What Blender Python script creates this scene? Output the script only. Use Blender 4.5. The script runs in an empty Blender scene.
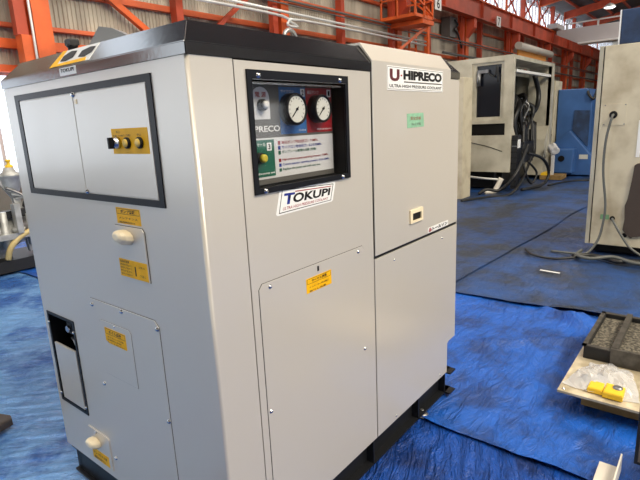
import bpy, bmesh, math, random
from mathutils import Vector, Matrix, noise
S = bpy.context.scene
C = S.collection
PI = math.pi
random.seed(7)

# ------------------------------------------------------------------ camera
yaw, pit, rol, foc = 0.8899, -0.2300, -0.0456, 497.88
cd = bpy.data.cameras.new('camera'); cam = bpy.data.objects.new('camera', cd); C.objects.link(cam)
fw = Vector((math.sin(yaw)*math.cos(pit), math.cos(yaw)*math.cos(pit), math.sin(pit)))
rt = Vector((math.cos(yaw), -math.sin(yaw), 0)); up = rt.cross(fw)
r2 = rt*math.cos(rol)+up*math.sin(rol); u2 = -rt*math.sin(rol)+up*math.cos(rol)
M = Matrix((r2, u2, -fw)).transposed().to_4x4(); M.translation = Vector((-0.7929, -1.0285, 1.486))
cam.matrix_world = M
cd.sensor_width = 36; cd.lens = foc/640*36; cd.clip_end = 300; cd.clip_start = 0.02
S.camera = cam

# ------------------------------------------------------------------ world, light, exposure
w = bpy.data.worlds.new('world'); S.world = w; w.use_nodes = True
nt = w.node_tree; nt.nodes.clear()
out = nt.nodes.new('ShaderNodeOutputWorld'); bg = nt.nodes.new('ShaderNodeBackground')
bg.inputs['Color'].default_value = (0.86, 0.93, 1.0, 1); bg.inputs['Strength'].default_value = 3.2
nt.links.new(bg.outputs[0], out.inputs[0])
def area(name, loc, rot, sx, sy, power, col):
    l = bpy.data.lights.new(name, 'AREA'); l.shape = 'RECTANGLE'; l.size = sx; l.size_y = sy; l.energy = power; l.color = col
    o = bpy.data.objects.new(name, l); C.objects.link(o); o.location = loc; o.rotation_euler = rot; return o
area('fill_near', (-2.0, -2.5, 8.8), (0, 0, 0), 4.0, 7.0, 420, (1.0, 0.92, 0.80))  # added fill light near the cabinet; the roof is closed here
area('fill_left_bay', (4.0, 3.8, 8.9), (math.radians(25), 0, 0), 12.0, 2.0, 760, (1.0, 0.94, 0.84))  # fill added to brighten the back wall at left
area('fill_middle', (16, 2.6, 9.2), (math.radians(18), 0, 0), 10.0, 2.0, 420, (1.0, 0.92, 0.82))  # added fill for the middle of the hall, no roof opening
area('fill_far', (32, 2.6, 9.2), (math.radians(18), 0, 0), 14.0, 2.0, 600, (1.0, 0.92, 0.82))  # added fill for the far end of the hall
area('fill_front', (3.0, -7.0, 8.6), (math.radians(35), 0, 0), 10.0, 3.0, 1900, (1.0, 0.89, 0.72))  # added warm fill aimed at the cabinet front
vs = S.view_settings
vs.view_transform = 'Standard'; vs.look = 'None'; vs.gamma = 1; vs.use_curve_mapping = False; vs.exposure = -0.12

# ------------------------------------------------------------------ materials
def srgb(r, g, b):
    f = lambda c: (c/255/12.92) if c <= 10 else ((c/255+0.055)/1.055)**2.4
    return (f(r), f(g), f(b), 1)
MATS = {}
def mat(name, col, rough=0.5, metal=0.0, var=0.0, vscale=6, col2=None, bump=0.0, bscale=40, coat=0.0, emit=None, es=1, trans=0, stretch=None, rvar=0.0, detail=6, ramp=(0.42, 0.62)):
    m = bpy.data.materials.new(name); m.use_nodes = True; n = m.node_tree; p = n.nodes['Principled BSDF']
    p.inputs['Base Color'].default_value = col; p.inputs['Roughness'].default_value = rough; p.inputs['Metallic'].default_value = metal
    p.inputs['Coat Weight'].default_value = coat; p.inputs['Coat Roughness'].default_value = 0.08
    if trans: p.inputs['Transmission Weight'].default_value = trans
    if emit: p.inputs['Emission Color'].default_value = emit; p.inputs['Emission Strength'].default_value = es
    tc = n.nodes.new('ShaderNodeTexCoord'); mp = n.nodes.new('ShaderNodeMapping'); n.links.new(tc.outputs['Object'], mp.inputs[0])
    if stretch: mp.inputs['Scale'].default_value = stretch
    if var or col2:
        t = n.nodes.new('ShaderNodeTexNoise'); t.inputs['Scale'].default_value = vscale; t.inputs['Detail'].default_value = detail
        n.links.new(mp.outputs[0], t.inputs['Vector'])
        r = n.nodes.new('ShaderNodeValToRGB'); r.color_ramp.elements[0].position = ramp[0]; r.color_ramp.elements[1].position = ramp[1]
        c2 = col2 or tuple(c*(1-var) for c in col[:3])+(1,)
        r.color_ramp.elements[0].color = c2; r.color_ramp.elements[1].color = col
        n.links.new(t.outputs['Fac'], r.inputs[0]); n.links.new(r.outputs[0], p.inputs['Base Color'])
        if rvar:
            mr = n.nodes.new('ShaderNodeMapRange'); mr.inputs['To Min'].default_value = rough+rvar; mr.inputs['To Max'].default_value = rough
            n.links.new(t.outputs['Fac'], mr.inputs['Value']); n.links.new(mr.outputs[0], p.inputs['Roughness'])
    if bump:
        t = n.nodes.new('ShaderNodeTexNoise'); t.inputs['Scale'].default_value = bscale; t.inputs['Detail'].default_value = 4
        n.links.new(mp.outputs[0], t.inputs['Vector'])
        b = n.nodes.new('ShaderNodeBump'); b.inputs['Strength'].default_value = bump; b.inputs['Distance'].default_value = 0.01
        n.links.new(t.outputs['Fac'], b.inputs['Height']); n.links.new(b.outputs[0], p.inputs['Normal'])
    MATS[name] = m; return m
paint = mat('cabinet_paint', srgb(200, 194, 184), 0.30, 0.25, bump=0.05, bscale=2.5, coat=0.2)
black = mat('black_gloss', srgb(20, 21, 26), 0.35, 0.0, bump=0.03, bscale=160)
lidm = mat('lid_black', srgb(20, 21, 25), 0.14, 0.0, bump=0.02, bscale=60)
lidm.node_tree.nodes['Principled BSDF'].inputs['IOR'].default_value = 2.3
blackm = mat('black_matte', srgb(22, 22, 24), 0.55)
frameblk = mat('frame_black', srgb(30, 31, 34), 0.38, 0.1)
dark = mat('recess_dark', srgb(14, 15, 18), 0.5)
chrome = mat('chrome', srgb(200, 200, 200), 0.18, 1.0)
steel = mat('steel', srgb(150, 150, 150), 0.4, 0.9, var=0.3, vscale=20)
yellow = mat('yellow_label', srgb(236, 178, 20), 0.5, var=0.1, vscale=30)
white = mat('white_label', srgb(235, 235, 232), 0.35)
ink = mat('ink_black', srgb(25, 24, 24), 0.4)
inkr = mat('ink_red', srgb(150, 30, 35), 0.4)
inkb = mat('ink_blue', srgb(30, 60, 150), 0.4)
inkg = mat('ink_green', srgb(10, 90, 60), 0.4)
inkm = mat('ink_maroon', srgb(90, 18, 28), 0.4)
red = mat('panel_red', srgb(160, 30, 40), 0.4)
blue = mat('panel_blue', srgb(45, 105, 170), 0.4)
green = mat('panel_green', srgb(10, 95, 70), 0.4)
navy = mat('letter_blue', srgb(25, 40, 130), 0.4)
ivory = mat('ivory_plastic', srgb(236, 220, 186), 0.4, coat=0.2)
mint = mat('mint_sticker', srgb(140, 190, 155), 0.5, var=0.15, vscale=60)
panelgrey = mat('instrument_grey', srgb(96, 93, 88), 0.4)
panelwhite = mat('instrument_white', srgb(215, 215, 215), 0.4)
dial = mat('dial_white', srgb(225, 225, 215), 0.4)
oran = mat('orange_steel', srgb(238, 106, 46), 0.45, var=0.3, vscale=1.5)
orandk = mat('red_oxide_steel', srgb(196, 78, 48), 0.5, var=0.3, vscale=1.2)
orang2 = mat('girt_orange', srgb(218, 104, 60), 0.5, var=0.2, vscale=2)
corr = mat('corrugated_sheet', srgb(200, 192, 174), 0.55, 0.1, col2=srgb(160, 152, 138), vscale=0.9, stretch=(2.0, 1, 0.3))
roofm = mat('roof_sheet', srgb(95, 96, 98), 0.7, var=0.3, vscale=1)
concrete = mat('concrete', srgb(120, 118, 112), 0.6, var=0.3, vscale=1.5)
conduit = mat('conduit_white', srgb(215, 215, 212), 0.35, 0.3)
conduitd = mat('conduit_dark', srgb(88, 86, 84), 0.5)
cncw = mat('machine_white', srgb(192, 187, 170), 0.45, col2=srgb(160, 154, 136), vscale=3, ramp=(0.3, 0.6))
cncold = mat('machine_cream_worn', srgb(206, 196, 170), 0.5, col2=srgb(176, 163, 136), vscale=3.5, ramp=(0.30, 0.52), detail=9)
cncgrey = mat('machine_inner_grey', srgb(122, 122, 116), 0.5, var=0.15, vscale=3)
mblue = mat('machine_blue', srgb(58, 98, 156), 0.45, var=0.2, vscale=2)
mbluedk = mat('machine_navy', srgb(40, 66, 104), 0.6, col2=srgb(30, 48, 76), vscale=5, bump=0.3, bscale=30)
rubber = mat('hose_black', srgb(24, 24, 24), 0.45)
hosegrey = mat('hose_grey', srgb(92, 94, 90), 0.45)
amber = mat('shutter_orange', srgb(214, 140, 56), 0.6)
cast = mat('cast_metal', srgb(188, 188, 184), 0.4, 0.4, var=0.25, vscale=10, bump=0.1, bscale=30)
hoseyel = mat('hose_yellow', srgb(200, 178, 120), 0.4)
wood = mat('pallet_wood', srgb(150, 120, 70), 0.7, var=0.3, vscale=8)
brown = mat('brown_panel', srgb(120, 108, 100), 0.5, var=0.1, vscale=5)
plate_m = mat('dusty_plate', srgb(208, 196, 170), 0.5, col2=srgb(160, 148, 122), vscale=9, detail=10)
grit = mat('grit', srgb(118, 112, 98), 0.85, col2=srgb(60, 56, 48), vscale=60, bump=1.0, bscale=90)
angle = mat('angle_iron', srgb(92, 88, 82), 0.5, 0.5, var=0.4, vscale=20)
sheetw = mat('offwhite_sheet', srgb(214, 208, 196), 0.4)
yel2 = mat('yellow_parts', srgb(236, 192, 40), 0.45)
silverc = mat('lifting_ring', srgb(150, 150, 150), 0.35, 0.8)
girderm = mat('girder_grey', srgb(196, 192, 192), 0.5, var=0.08, vscale=1)
cloth = mat('dark_rag', srgb(70, 60, 54), 0.9, bump=0.5, bscale=20)
lampm = mat('lamp_glow', srgb(255, 250, 240), 0.5, emit=(1, 0.97, 0.9, 1), es=4)
def glassy(name, tint, fac):
    m = bpy.data.materials.new(name); m.use_nodes = True; n = m.node_tree; n.nodes.clear()
    o = n.nodes.new('ShaderNodeOutputMaterial'); mx = n.nodes.new('ShaderNodeMixShader'); t = n.nodes.new('ShaderNodeBsdfTransparent'); g = n.nodes.new('ShaderNodeBsdfGlossy')
    t.inputs[0].default_value = tint; g.inputs['Roughness'].default_value = 0.05
    fr = n.nodes.new('ShaderNodeFresnel'); fr.inputs[0].default_value = 1.45; mu = n.nodes.new('ShaderNodeMath'); mu.operation = 'MULTIPLY'; mu.inputs[1].default_value = fac
    ge = n.nodes.new('ShaderNodeNewGeometry'); sb_ = n.nodes.new('ShaderNodeMath'); sb_.operation = 'SUBTRACT'; sb_.inputs[0].default_value = 1.0; m2 = n.nodes.new('ShaderNodeMath'); m2.operation = 'MULTIPLY'
    n.links.new(ge.outputs['Backfacing'], sb_.inputs[1]); n.links.new(fr.outputs[0], m2.inputs[0]); n.links.new(sb_.outputs[0], m2.inputs[1]); n.links.new(m2.outputs[0], mu.inputs[0]); n.links.new(mu.outputs[0], mx.inputs[0]); n.links.new(t.outputs[0], mx.inputs[1]); n.links.new(g.outputs[0], mx.inputs[2]); n.links.new(mx.outputs[0], o.inputs[0])
    return m
glass = glassy('window_glass', (0.97, 0.98, 1, 1), 1.0)
acryl = glassy('acrylic', (0.93, 0.93, 0.93, 1), 1.0)
film = mat('plastic_film', srgb(225, 226, 228), 0.15)
film.node_tree.nodes['Principled BSDF'].inputs['Alpha'].default_value = 0.38

for k_ in ('yellow_label', 'black_gloss', 'frame_black', 'ink_black', 'recess_dark'):
    if k_ in MATS: MATS[k_].node_tree.nodes['Principled BSDF'].inputs['Specular IOR Level'].default_value = 0.18

def tarp_mat(name, c1, c2, wr, rough, sc=(1, 1, 1), dirt=0.5, rot=0.4, dsc=1.6):
    m = bpy.data.materials.new(name); m.use_nodes = True; n = m.node_tree; p = n.nodes['Principled BSDF']; L = n.links
    tc = n.nodes.new('ShaderNodeTexCoord')
    t = n.nodes.new('ShaderNodeTexNoise'); t.inputs['Scale'].default_value = dsc; t.inputs['Detail'].default_value = 10; t.inputs['Roughness'].default_value = 0.68
    L.new(tc.outputs['Object'], t.inputs['Vector'])
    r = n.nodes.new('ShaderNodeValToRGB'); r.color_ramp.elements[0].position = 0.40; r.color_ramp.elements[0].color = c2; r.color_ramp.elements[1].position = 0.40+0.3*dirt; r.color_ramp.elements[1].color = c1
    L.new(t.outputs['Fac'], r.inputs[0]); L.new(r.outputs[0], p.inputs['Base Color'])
    mp = n.nodes.new('ShaderNodeMapping'); mp.vector_type = 'TEXTURE'; mp.inputs['Rotation'].default_value = (0, 0, rot); mp.inputs['Scale'].default_value = sc
    L.new(tc.outputs['Object'], mp.inputs[0])
    t2 = n.nodes.new('ShaderNodeTexNoise'); t2.inputs['Scale'].default_value = 12; t2.inputs['Detail'].default_value = 5; t2.inputs['Distortion'].default_value = 0.8
    t3 = n.nodes.new('ShaderNodeTexVoronoi'); t3.feature = 'DISTANCE_TO_EDGE'; t3.inputs['Scale'].default_value = 3.2
    L.new(mp.outputs[0], t2.inputs['Vector']); t2.inputs['Roughness'].default_value = 0.62; L.new(mp.outputs[0], t3.inputs['Vector'])
    mr = n.nodes.new('ShaderNodeMapRange'); mr.inputs['From Max'].default_value = 0.06; L.new(t3.outputs['Distance'], mr.inputs['Value'])
    ad = n.nodes.new('ShaderNodeMath'); ad.operation = 'MULTIPLY_ADD'; ad.inputs[1].default_value = 0.05
    L.new(mr.outputs[0], ad.inputs[0]); L.new(t2.outputs['Fac'], ad.inputs[2])
    b = n.nodes.new('ShaderNodeBump'); b.inputs['Strength'].default_value = 1.0; b.inputs['Distance'].default_value = 0.035*wr
    L.new(ad.outputs[0], b.inputs['Height']); L.new(b.outputs[0], p.inputs['Normal'])
    p.inputs['Roughness'].default_value = rough
    return m
tarpA = tarp_mat('tarp_blue', srgb(20, 88, 182), srgb(18, 60, 126), 1.0, 0.42, (2.2, 0.8, 1), 0.5, 0.0, 3.0)
tarpB = tarp_mat('tarp_blue_sheen', srgb(112, 164, 224), srgb(48, 100, 178), 3.2, 0.24, (2.6, 0.6, 1), 0.4, -0.75, 1.6)  # same blue tarp; window sheen put into a lighter base colour
tarpD = tarp_mat('tarp_blue_shaded', srgb(16, 72, 160), srgb(12, 44, 104), 2.0, 0.42, (2.6, 0.6, 1), 0.5, 0.35, 2.5)  # darker copy of the blue tarp; cabinet's shade put into its colour
tarpC = tarp_mat('tarp_dirty', srgb(30, 72, 132), srgb(36, 46, 62), 0.7, 0.45, (2, 1, 1), 0.7, 0.2, 1.6)

# ------------------------------------------------------------------ helpers
class Fr:
    def __init__(s, o=(0, 0, 0), r=(1, 0, 0), u=(0, 0, 1), n=(0, -1, 0)):
        s.o = Vector(o); s.r = Vector(r).normalized(); s.u = Vector(u).normalized(); s.n = Vector(n).normalized()
    def __call__(s, a, b, c=0): return s.o+s.r*a+s.u*b+s.n*c
FRONT = Fr(); LEFT = Fr(r=(0, -1, 0), n=(-1, 0, 0)); WORLD = Fr(r=(1, 0, 0), u=(0, 1, 0), n=(0, 0, 1))
ORIG = {}
class MB:
    def __init__(s): s.b = bmesh.new()
    def face(s, ps): 
        vs_ = [s.b.verts.new(p) for p in ps]
        return s.b.faces.new(vs_)
    def prism(s, fr, poly, c0, c1, bev=0):
        lo = [s.b.verts.new(fr(a, b, c0)) for a, b in poly]; hi = [s.b.verts.new(fr(a, b, c1)) for a, b in poly]
        fs = [s.b.faces.new(lo[::-1]), s.b.faces.new(hi)]; n = len(poly)
        for i in range(n): fs.append(s.b.faces.new((lo[i], lo[(i+1) % n], hi[(i+1) % n], hi[i])))
        if bev:
            es = list({e for e in fs[1].edges})
            bmesh.ops.bevel(s.b, geom=es, offset=bev, segments=2, affect='EDGES', profile=0.5)
        return s
    def box(s, x0, x1, y0, y1, z0, z1, fr=WORLD, bev=0, allb=False):
        s.prism(fr, [(x0, y0), (x1, y0), (x1, y1), (x0, y1)], z0, z1, bev); return s
    def grid(s, fr, a0, a1, b0, b1, c0, c1, holes):
        xs = sorted({a0, a1}|{h[0] for h in holes}|{h[1] for h in holes}); ys = sorted({b0, b1}|{h[2] for h in holes}|{h[3] for h in holes})
        V = {}
        def v(i, j, c):
            k = (i, j, c)
            if k not in V: V[k] = s.b.verts.new(fr(xs[i], ys[j], c))
            return V[k]
        nx, ny = len(xs)-1, len(ys)-1
        def sol(i, j):
            if i < 0 or j < 0 or i >= nx or j >= ny: return False
            x = (xs[i]+xs[i+1])/2; y = (ys[j]+ys[j+1])/2
            return not any(h[0] < x < h[1] and h[2] < y < h[3] for h in holes)
        for i in range(nx):
            for j in range(ny):
                if not sol(i, j): continue
                s.b.faces.new((v(i, j, c1), v(i+1, j, c1), v(i+1, j+1, c1), v(i, j+1, c1)))
                s.b.faces.new((v(i, j, c0), v(i, j+1, c0), v(i+1, j+1, c0), v(i+1, j, c0)))
                for (di, dj, p, q) in ((-1, 0, (i, j), (i, j+1)), (1, 0, (i+1, j), (i+1, j+1)), (0, -1, (i, j), (i+1, j)), (0, 1, (i, j+1), (i+1, j+1))):
                    if not sol(i+di, j+dj): s.b.faces.new((v(*p, c0), v(*q, c0), v(*q, c1), v(*p, c1)))
        return s
    def ring(s, c, ax1, ax2, r, seg): return [s.b.verts.new(c+ax1*(r*math.cos(2*PI*k/seg))+ax2*(r*math.sin(2*PI*k/seg))) for k in range(seg)]
    def lathe(s, o, axis, prof, seg=20):
        o = Vector(o); ax = Vector(axis).normalized(); t = Vector((0, 0, 1)) if abs(ax.z) < 0.9 else Vector((1, 0, 0))
        a1 = ax.cross(t).normalized(); a2 = ax.cross(a1)
        rs = [s.ring(o+ax*h, a1, a2, max(r, 1e-4), seg) for r, h in prof]
        for A, B in zip(rs, rs[1:]):
            for k in range(seg): s.b.faces.new((A[k], A[(k+1) % seg], B[(k+1) % seg], B[k])).smooth = seg > 8
        s.b.faces.new(rs[0][::-1]); s.b.faces.new(rs[-1]); return s
    def cyl(s, p0, p1, r, seg=12):
        p0 = Vector(p0); p1 = Vector(p1); return s.lathe(p0, p1-p0, [(r, 0), (r, (p1-p0).length)], seg)
    def tube(s, pts, r, seg=8, sub=6):
        P = [Vector(p) for p in pts]; Q = []
        if sub > 1 and len(P) > 2:
            for i in range(len(P)-1):
                p0 = P[max(i-1, 0)]; p1 = P[i]; p2 = P[i+1]; p3 = P[min(i+2, len(P)-1)]
                for k in range(sub):
                    t = k/sub; Q.append(0.5*((2*p1)+(p2-p0)*t+(2*p0-5*p1+4*p2-p3)*t*t+(3*p1-p0-3*p2+p3)*t**3))
            Q.append(P[-1])
        else: Q = P
        prev = None; a1 = None
        for i, q in enumerate(Q):
            d = (Q[min(i+1, len(Q)-1)]-Q[max(i-1, 0)]).normalized()
            if a1 is None: a1 = d.orthogonal().normalized()
            a1 = (a1-d*a1.dot(d)).normalized(); a2 = d.cross(a1)
            rg = s.ring(q, a1, a2, r, seg)
            if prev:
                for k in range(seg): s.b.faces.new((prev[k], prev[(k+1) % seg], rg[(k+1) % seg], rg[k])).smooth = True
            else: s.b.faces.new(rg[::-1])
            prev = rg
        s.b.faces.new(prev); return s
    def beam(s, p0, p1, wd, ht, upv=(0, 0, 1)):
        p0 = Vector(p0); p1 = Vector(p1); d = (p1-p0).normalized(); u = Vector(upv); r = d.cross(u).normalized(); u = r.cross(d)
        s.prism(Fr(p0, r, u, d), [(-wd/2, -ht/2), (wd/2, -ht/2), (wd/2, ht/2), (-wd/2, ht/2)], 0, (p1-p0).length); return s
    def build(s, name, m, parent=None, smooth=False):
        bmesh.ops.recalc_face_normals(s.b, faces=s.b.faces)
        o0 = Vector(ORIG.get(parent.name, (0, 0, 0))) if parent else Vector((0, 0, 0))
        me = bpy.data.meshes.new(name); 
        if parent is not None: bmesh.ops.translate(s.b, verts=s.b.verts, vec=-o0)
        s.b.to_mesh(me); s.b.free()
        me.materials.append(m)
        o = bpy.data.objects.new(name, me); C.objects.link(o)
        if parent: o.parent = parent; ORIG[o.name] = o0
        return o
def tag(o, label, cat, group=None, kind=None):
    o['label'] = label; o['category'] = cat
    if group: o['group'] = group
    if kind: o['kind'] = kind
    return o
def thing(name, label, cat, loc=(0, 0, 0), group=None):
    o = bpy.data.objects.new(name, None); C.objects.link(o); o.location = loc; o.empty_display_size = 0.1
    ORIG[o.name] = Vector(loc); return tag(o, label, cat, group)
def struct(mb, name, m): o = mb.build(name, m); o['kind'] = 'structure'; return o
def recentre(o):
    vs_ = [v.co for v in o.data.vertices]
    c = Vector(((min(v.x for v in vs_)+max(v.x for v in vs_))/2, (min(v.y for v in vs_)+max(v.y for v in vs_))/2, min(v.z for v in vs_)))
    o.data.transform(Matrix.Translation(-c)); o.location = c; return o
def single(mb, name, m, label, cat, group=None): return tag(recentre(mb.build(name, m)), label, cat, group)
def dup(root, loc, label, group=None):
    r = root.copy(); C.objects.link(r); r.location = loc; r['label'] = label
    if group: r['group'] = group
    for ch in list(root.children):
        c = ch.copy(); C.objects.link(c); c.parent = r
        for g in ch.children:
            d = g.copy(); C.objects.link(d); d.parent = c
    return r
def text(s, fr, a0, b0, a1, b1, m, parent, name='lettering', c=0.0012, bold=0.0, shear=0.0):
    cu = bpy.data.curves.new('t', 'FONT'); cu.body = s; cu.size = 1; cu.offset = bold; cu.shear = shear; cu.resolution_u = 3
    o = bpy.data.objects.new('t', cu); C.objects.link(o); bpy.context.view_layer.update()
    dg = bpy.context.evaluated_depsgraph_get(); me = bpy.data.meshes.new_from_object(o.evaluated_get(dg))
    bpy.data.objects.remove(o); bpy.data.curves.remove(cu)
    if not me.vertices: return None
    xs = [v.co.x for v in me.vertices]; ys = [v.co.y for v in me.vertices]
    x0, x1, y0, y1 = min(xs), max(xs), min(ys), max(ys)
    o0 = Vector(ORIG.get(parent.name, (0, 0, 0)))
    for v in me.vertices:
        v.co = fr(a0+(v.co.x-x0)/(x1-x0)*(a1-a0), b0+(v.co.y-y0)/(y1-y0)*(b1-b0), c)-o0
    me.name = name; me.materials.clear(); me.materials.append(m)
    t = bpy.data.objects.new(name, me); C.objects.link(t); t.parent = parent; ORIG[t.name] = o0; return t
def screw(fr, a, b, c, r, parent, name='screw'):
    mb = MB().lathe(fr(a, b, c), fr.n, [(r*1.25, 0), (r*1.25, 0.0012), (r, 0.002), (r*0.85, r*0.7), (r*0.45, r*0.95)], 12)
    return mb.build(name, chrome, parent)

# ------------------------------------------------------------------ building shell
WY = 9.0
mb = MB(); mb.box(-14, 62, -16, WY+0.4, -0.12, 0.0); struct(mb, 'floor', concrete)
def corrugated(x0, x1, z0, z1, y, pitch=0.085, d=0.022):
    mb = MB(); x = x0; cols = []
    while x < x1:
        for dx, dy in ((0, 0), (0.25, 0), (0.4, d), (0.85, d), (1.0, 0)): cols.append((x+dx*pitch, y+dy))
        x += pitch
    lo = [mb.b.verts.new((a, b, z0)) for a, b in cols]; hi = [mb.b.verts.new((a, b, z1)) for a, b in cols]
    for i in range(len(cols)-1): mb.b.faces.new((lo[i], lo[i+1], hi[i+1], hi[i]))
    bmesh.ops.remove_doubles(mb.b, verts=mb.b.verts, dist=1e-5)
    # outer skin gives the wall a thickness
    mb.box(x0, x1, y+0.08, y+0.14, z0, z1)
    return mb
o = struct(corrugated(-6, 61, 2.62, 6.62, WY), 'wall_back', corr)
struct(MB().box(-6, 61, WY, WY+0.14, 0, 0.75), 'wall_back_lower', concrete)
struct(MB().box(9.0, 61, WY, WY+0.14, 0.75, 2.62), 'wall_back_middle', corr)
struct(MB().box(61, 61.2, -14, WY, 0, 12), 'wall_right', corr)
struct(MB().grid(Fr((-12, 0, 0), (0, 1, 0), (0, 0, 1), (-1, 0, 0)), -14, WY, 0, 11, 0, 0.15, [(-5.5, 1.5, 0.0, 2.6)]), 'wall_left', corr)  # unseen end of the hall; doorway sized to set light on the cabinet
struct(MB().grid(FRONT, -12, 61, 0, 9.6, 14.0, 14.15, [(-7, 3, 0.6, 2.4), (6.0, 15.8, 0.6, 2.4), (25, 36, 0.6, 2.4), (39, 50, 0.6, 2.4)]+[(-7+12*k, 3+12*k, 6.2, 8.0) for k in range(5)]), 'wall_front', corr)  # unseen wall; openings placed for reflections in the front panels and pane
# low windows on the left bay
for i, x in enumerate((-6, -3.5, -1.0, 1.5, 4.0, 6.5)):
    f = MB().grid(FRONT, x, x+2.5, 0.75, 2.62, -WY-0.10, -WY-0.02, [(x+0.06, x+1.22, 0.83, 2.55), (x+1.28, x+2.44, 0.83, 2.55)])
    wf = struct(f, 'window_%d' % (i+1), conduit)
    MB().box(x+0.06, x+2.44, WY+0.05, WY+0.056, 0.83, 2.55).build('pane', glass, wf)
# clerestory strip
for i in range(22):
    x = -4.3+3.0*i
    f = MB().grid(FRONT, x, x+3.0, 6.62, 8.3, -WY-0.10, -WY-0.02, [(x+0.03+0.59*k, x+0.03+0.59*k+0.55, 6.68, 8.24) for k in range(5)])
    wf = struct(f, 'window_%d' % (i+7), girderm)
    MB().box(x+0.03, x+2.97, WY+0.05, WY+0.056, 6.68, 8.24).build('pane', glass, wf)
# roof: rises from the eave to the middle of the hall
mb = MB(); 
mb.prism(Fr(r=(0, 1, 0), u=(0, 0, 1), n=(1, 0, 0)), [(WY+0.6, 8.30), (WY+0.6, 8.42), (-3, 10.6), (-15, 8.6), (-15, 8.48), (-3, 10.48)], -14, 62)
struct(mb, 'ceiling', roofm)
# purlins under the roof
mb = MB()
for k in range(1, 11):
    y = WY-k*1.15; z = 8.30+(WY+0.6-y)/12.6*2.18-0.12
    mb.beam((-6, y, z), (61, y, z), 0.08, 0.16)
struct(mb, 'trim_1', orandk)
# wall girts
for i, (z, h, x0, m_) in enumerate(((2.66, 0.12, -6, oran), (3.08, 0.16, -6, oran), (3.39, 0.07, -6, orang2), (4.08, 0.12, -6, orang2), (4.86, 0.12, -6, orang2), (5.45, 0.09, -6, orang2))):
    struct(MB().box(x0, 61, WY-0.14, WY-0.01, z-h/2, z+h/2), 'trim_%d' % (i+2), m_)

# ------------------------------------------------------------------ structural steel
def column(x, label, big=True):
    t = thing('steel_column' if big else 'wall_post', label, 'column', (x, 8.55, 0), 'orange main columns along the wall' if big else 'slim posts between the main columns')
    if big:
        mb = MB(); mb.box(x-0.15, x+0.15, 8.30, 8.325, 0, 6.2); mb.box(x-0.15, x+0.15, 8.675, 8.70, 0, 8.3); mb.box(x-0.012, x+0.012, 8.325, 8.675, 0, 6.2)
        mb.build('shaft', oran, t)
        MB().box(x-0.28, x+0.28, 8.2, 8.75, 0.002, 0.03).build('base_plate', orandk, t)
        MB().box(x-0.42, x-0.24, 8.34, 8.50, 3.15, 6.2).build('stiffening_strut', orandk, t)
        MB().box(x-0.38, x-0.20, 8.30, 8.55, 0.03, 3.15).build('lower_box_section', oran, t)
        MB().prism(Fr((x, 0, 0), (0, 1, 0), (0, 0, 1), (1, 0, 0)), [(8.30, 4.85), (8.30, 5.62), (7.95, 5.62), (7.95, 5.25)], -0.15, 0.15).build('runway_bracket', orandk, t)
    else:
        MB().box(x-0.09, x+0.09, 8.62, 8.84, 0, 8.3).build('shaft', orandk, t)
    return t
c0 = column(3.47, 'thick bright orange column at the far left with a white conduit beside it')
# conduit on the first column is a thing of its own
single(MB().cyl((3.26, 8.25, 0.05), (3.26, 8.25, 6.0), 0.022), 'conduit', conduit, 'thin white vertical conduit running up the bright orange column at far left', 'pipe')
for x, l in ((9.7, 'orange column second from left, above the front corner of the black lid'), (15.7, 'orange column behind the cage platform on the wall'),
             (21.7, 'orange column with bracket under the runway beam, right of the number 6 plate'), (27.7, 'orange column just left of the roller shutter housing'),
             (33.7, 'orange column beside the amber roller shutter'), (39.7, 'distant orange column beyond the roller shutter'), (45.7, 'distant orange column right under the crane girder end'), (51.7, 'farthest orange column before the end wall')):
    dup(c0, (x, 8.55, 0), l)
p0_ = column(6.60, 'slim red-orange post above the middle of the left lid edge', False)
for x, l in ((12.75, 'slim orange post left of the cage platform, above the black lid'), (18.7, 'slim orange post between the cage platform and the number 6 column'), (24.2, 'slim orange post below the number 7 plate'),
             (30.6, 'slim post behind the roller shutter'), (36.8, 'slim post far along the wall beyond the shutter'), (42.8, 'slim post far along the wall under the crane girder')):
    dup(p0_, (x, 8.55, 0), l)
# runway beam
rb = thing('crane_runway_beam', 'long orange I-beam crane runway with number plates along the wall', 'beam', (17, 7.95, 5.62))
MB().box(14.3, 60.5, 8.00, 8.03, 5.66, 6.34).build('web', orandk, rb)
MB().box(14.3, 60.5, 7.85, 8.18, 5.62, 5.66).build('bottom_flange', orandk, rb)
MB().box(14.3, 60.5, 7.85, 8.18, 6.34, 6.38).build('top_flange', oran, rb)
mb = MB()
for k in range(12): mb.box(14.6+3.9*k, 14.63+3.9*k, 7.88, 8.0, 5.66, 6.34)
mb.build('stiffener', orandk, rb)
MB().box(14.3, 60.5, 7.98, 8.05, 6.38, 6.46).build('crane_rail', steel, rb)
for x, z_, s_ in ((17.75, 5.62+0.0, '6'), (24.2, 5.75, '7')):
    fr = Fr((x, 7.84, z_), (1, 0, 0), (0, 0, 1), (0, -1, 0))
    pl = MB().box(-0.26, 0.26, -0.22, 0.22, 0.0, 0.02, fr=fr).build('number_plate', white, rb)
    text(s_, fr, -0.12, -0.17, 0.12, 0.17, ink, pl, c=0.024, bold=0.02)
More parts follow.
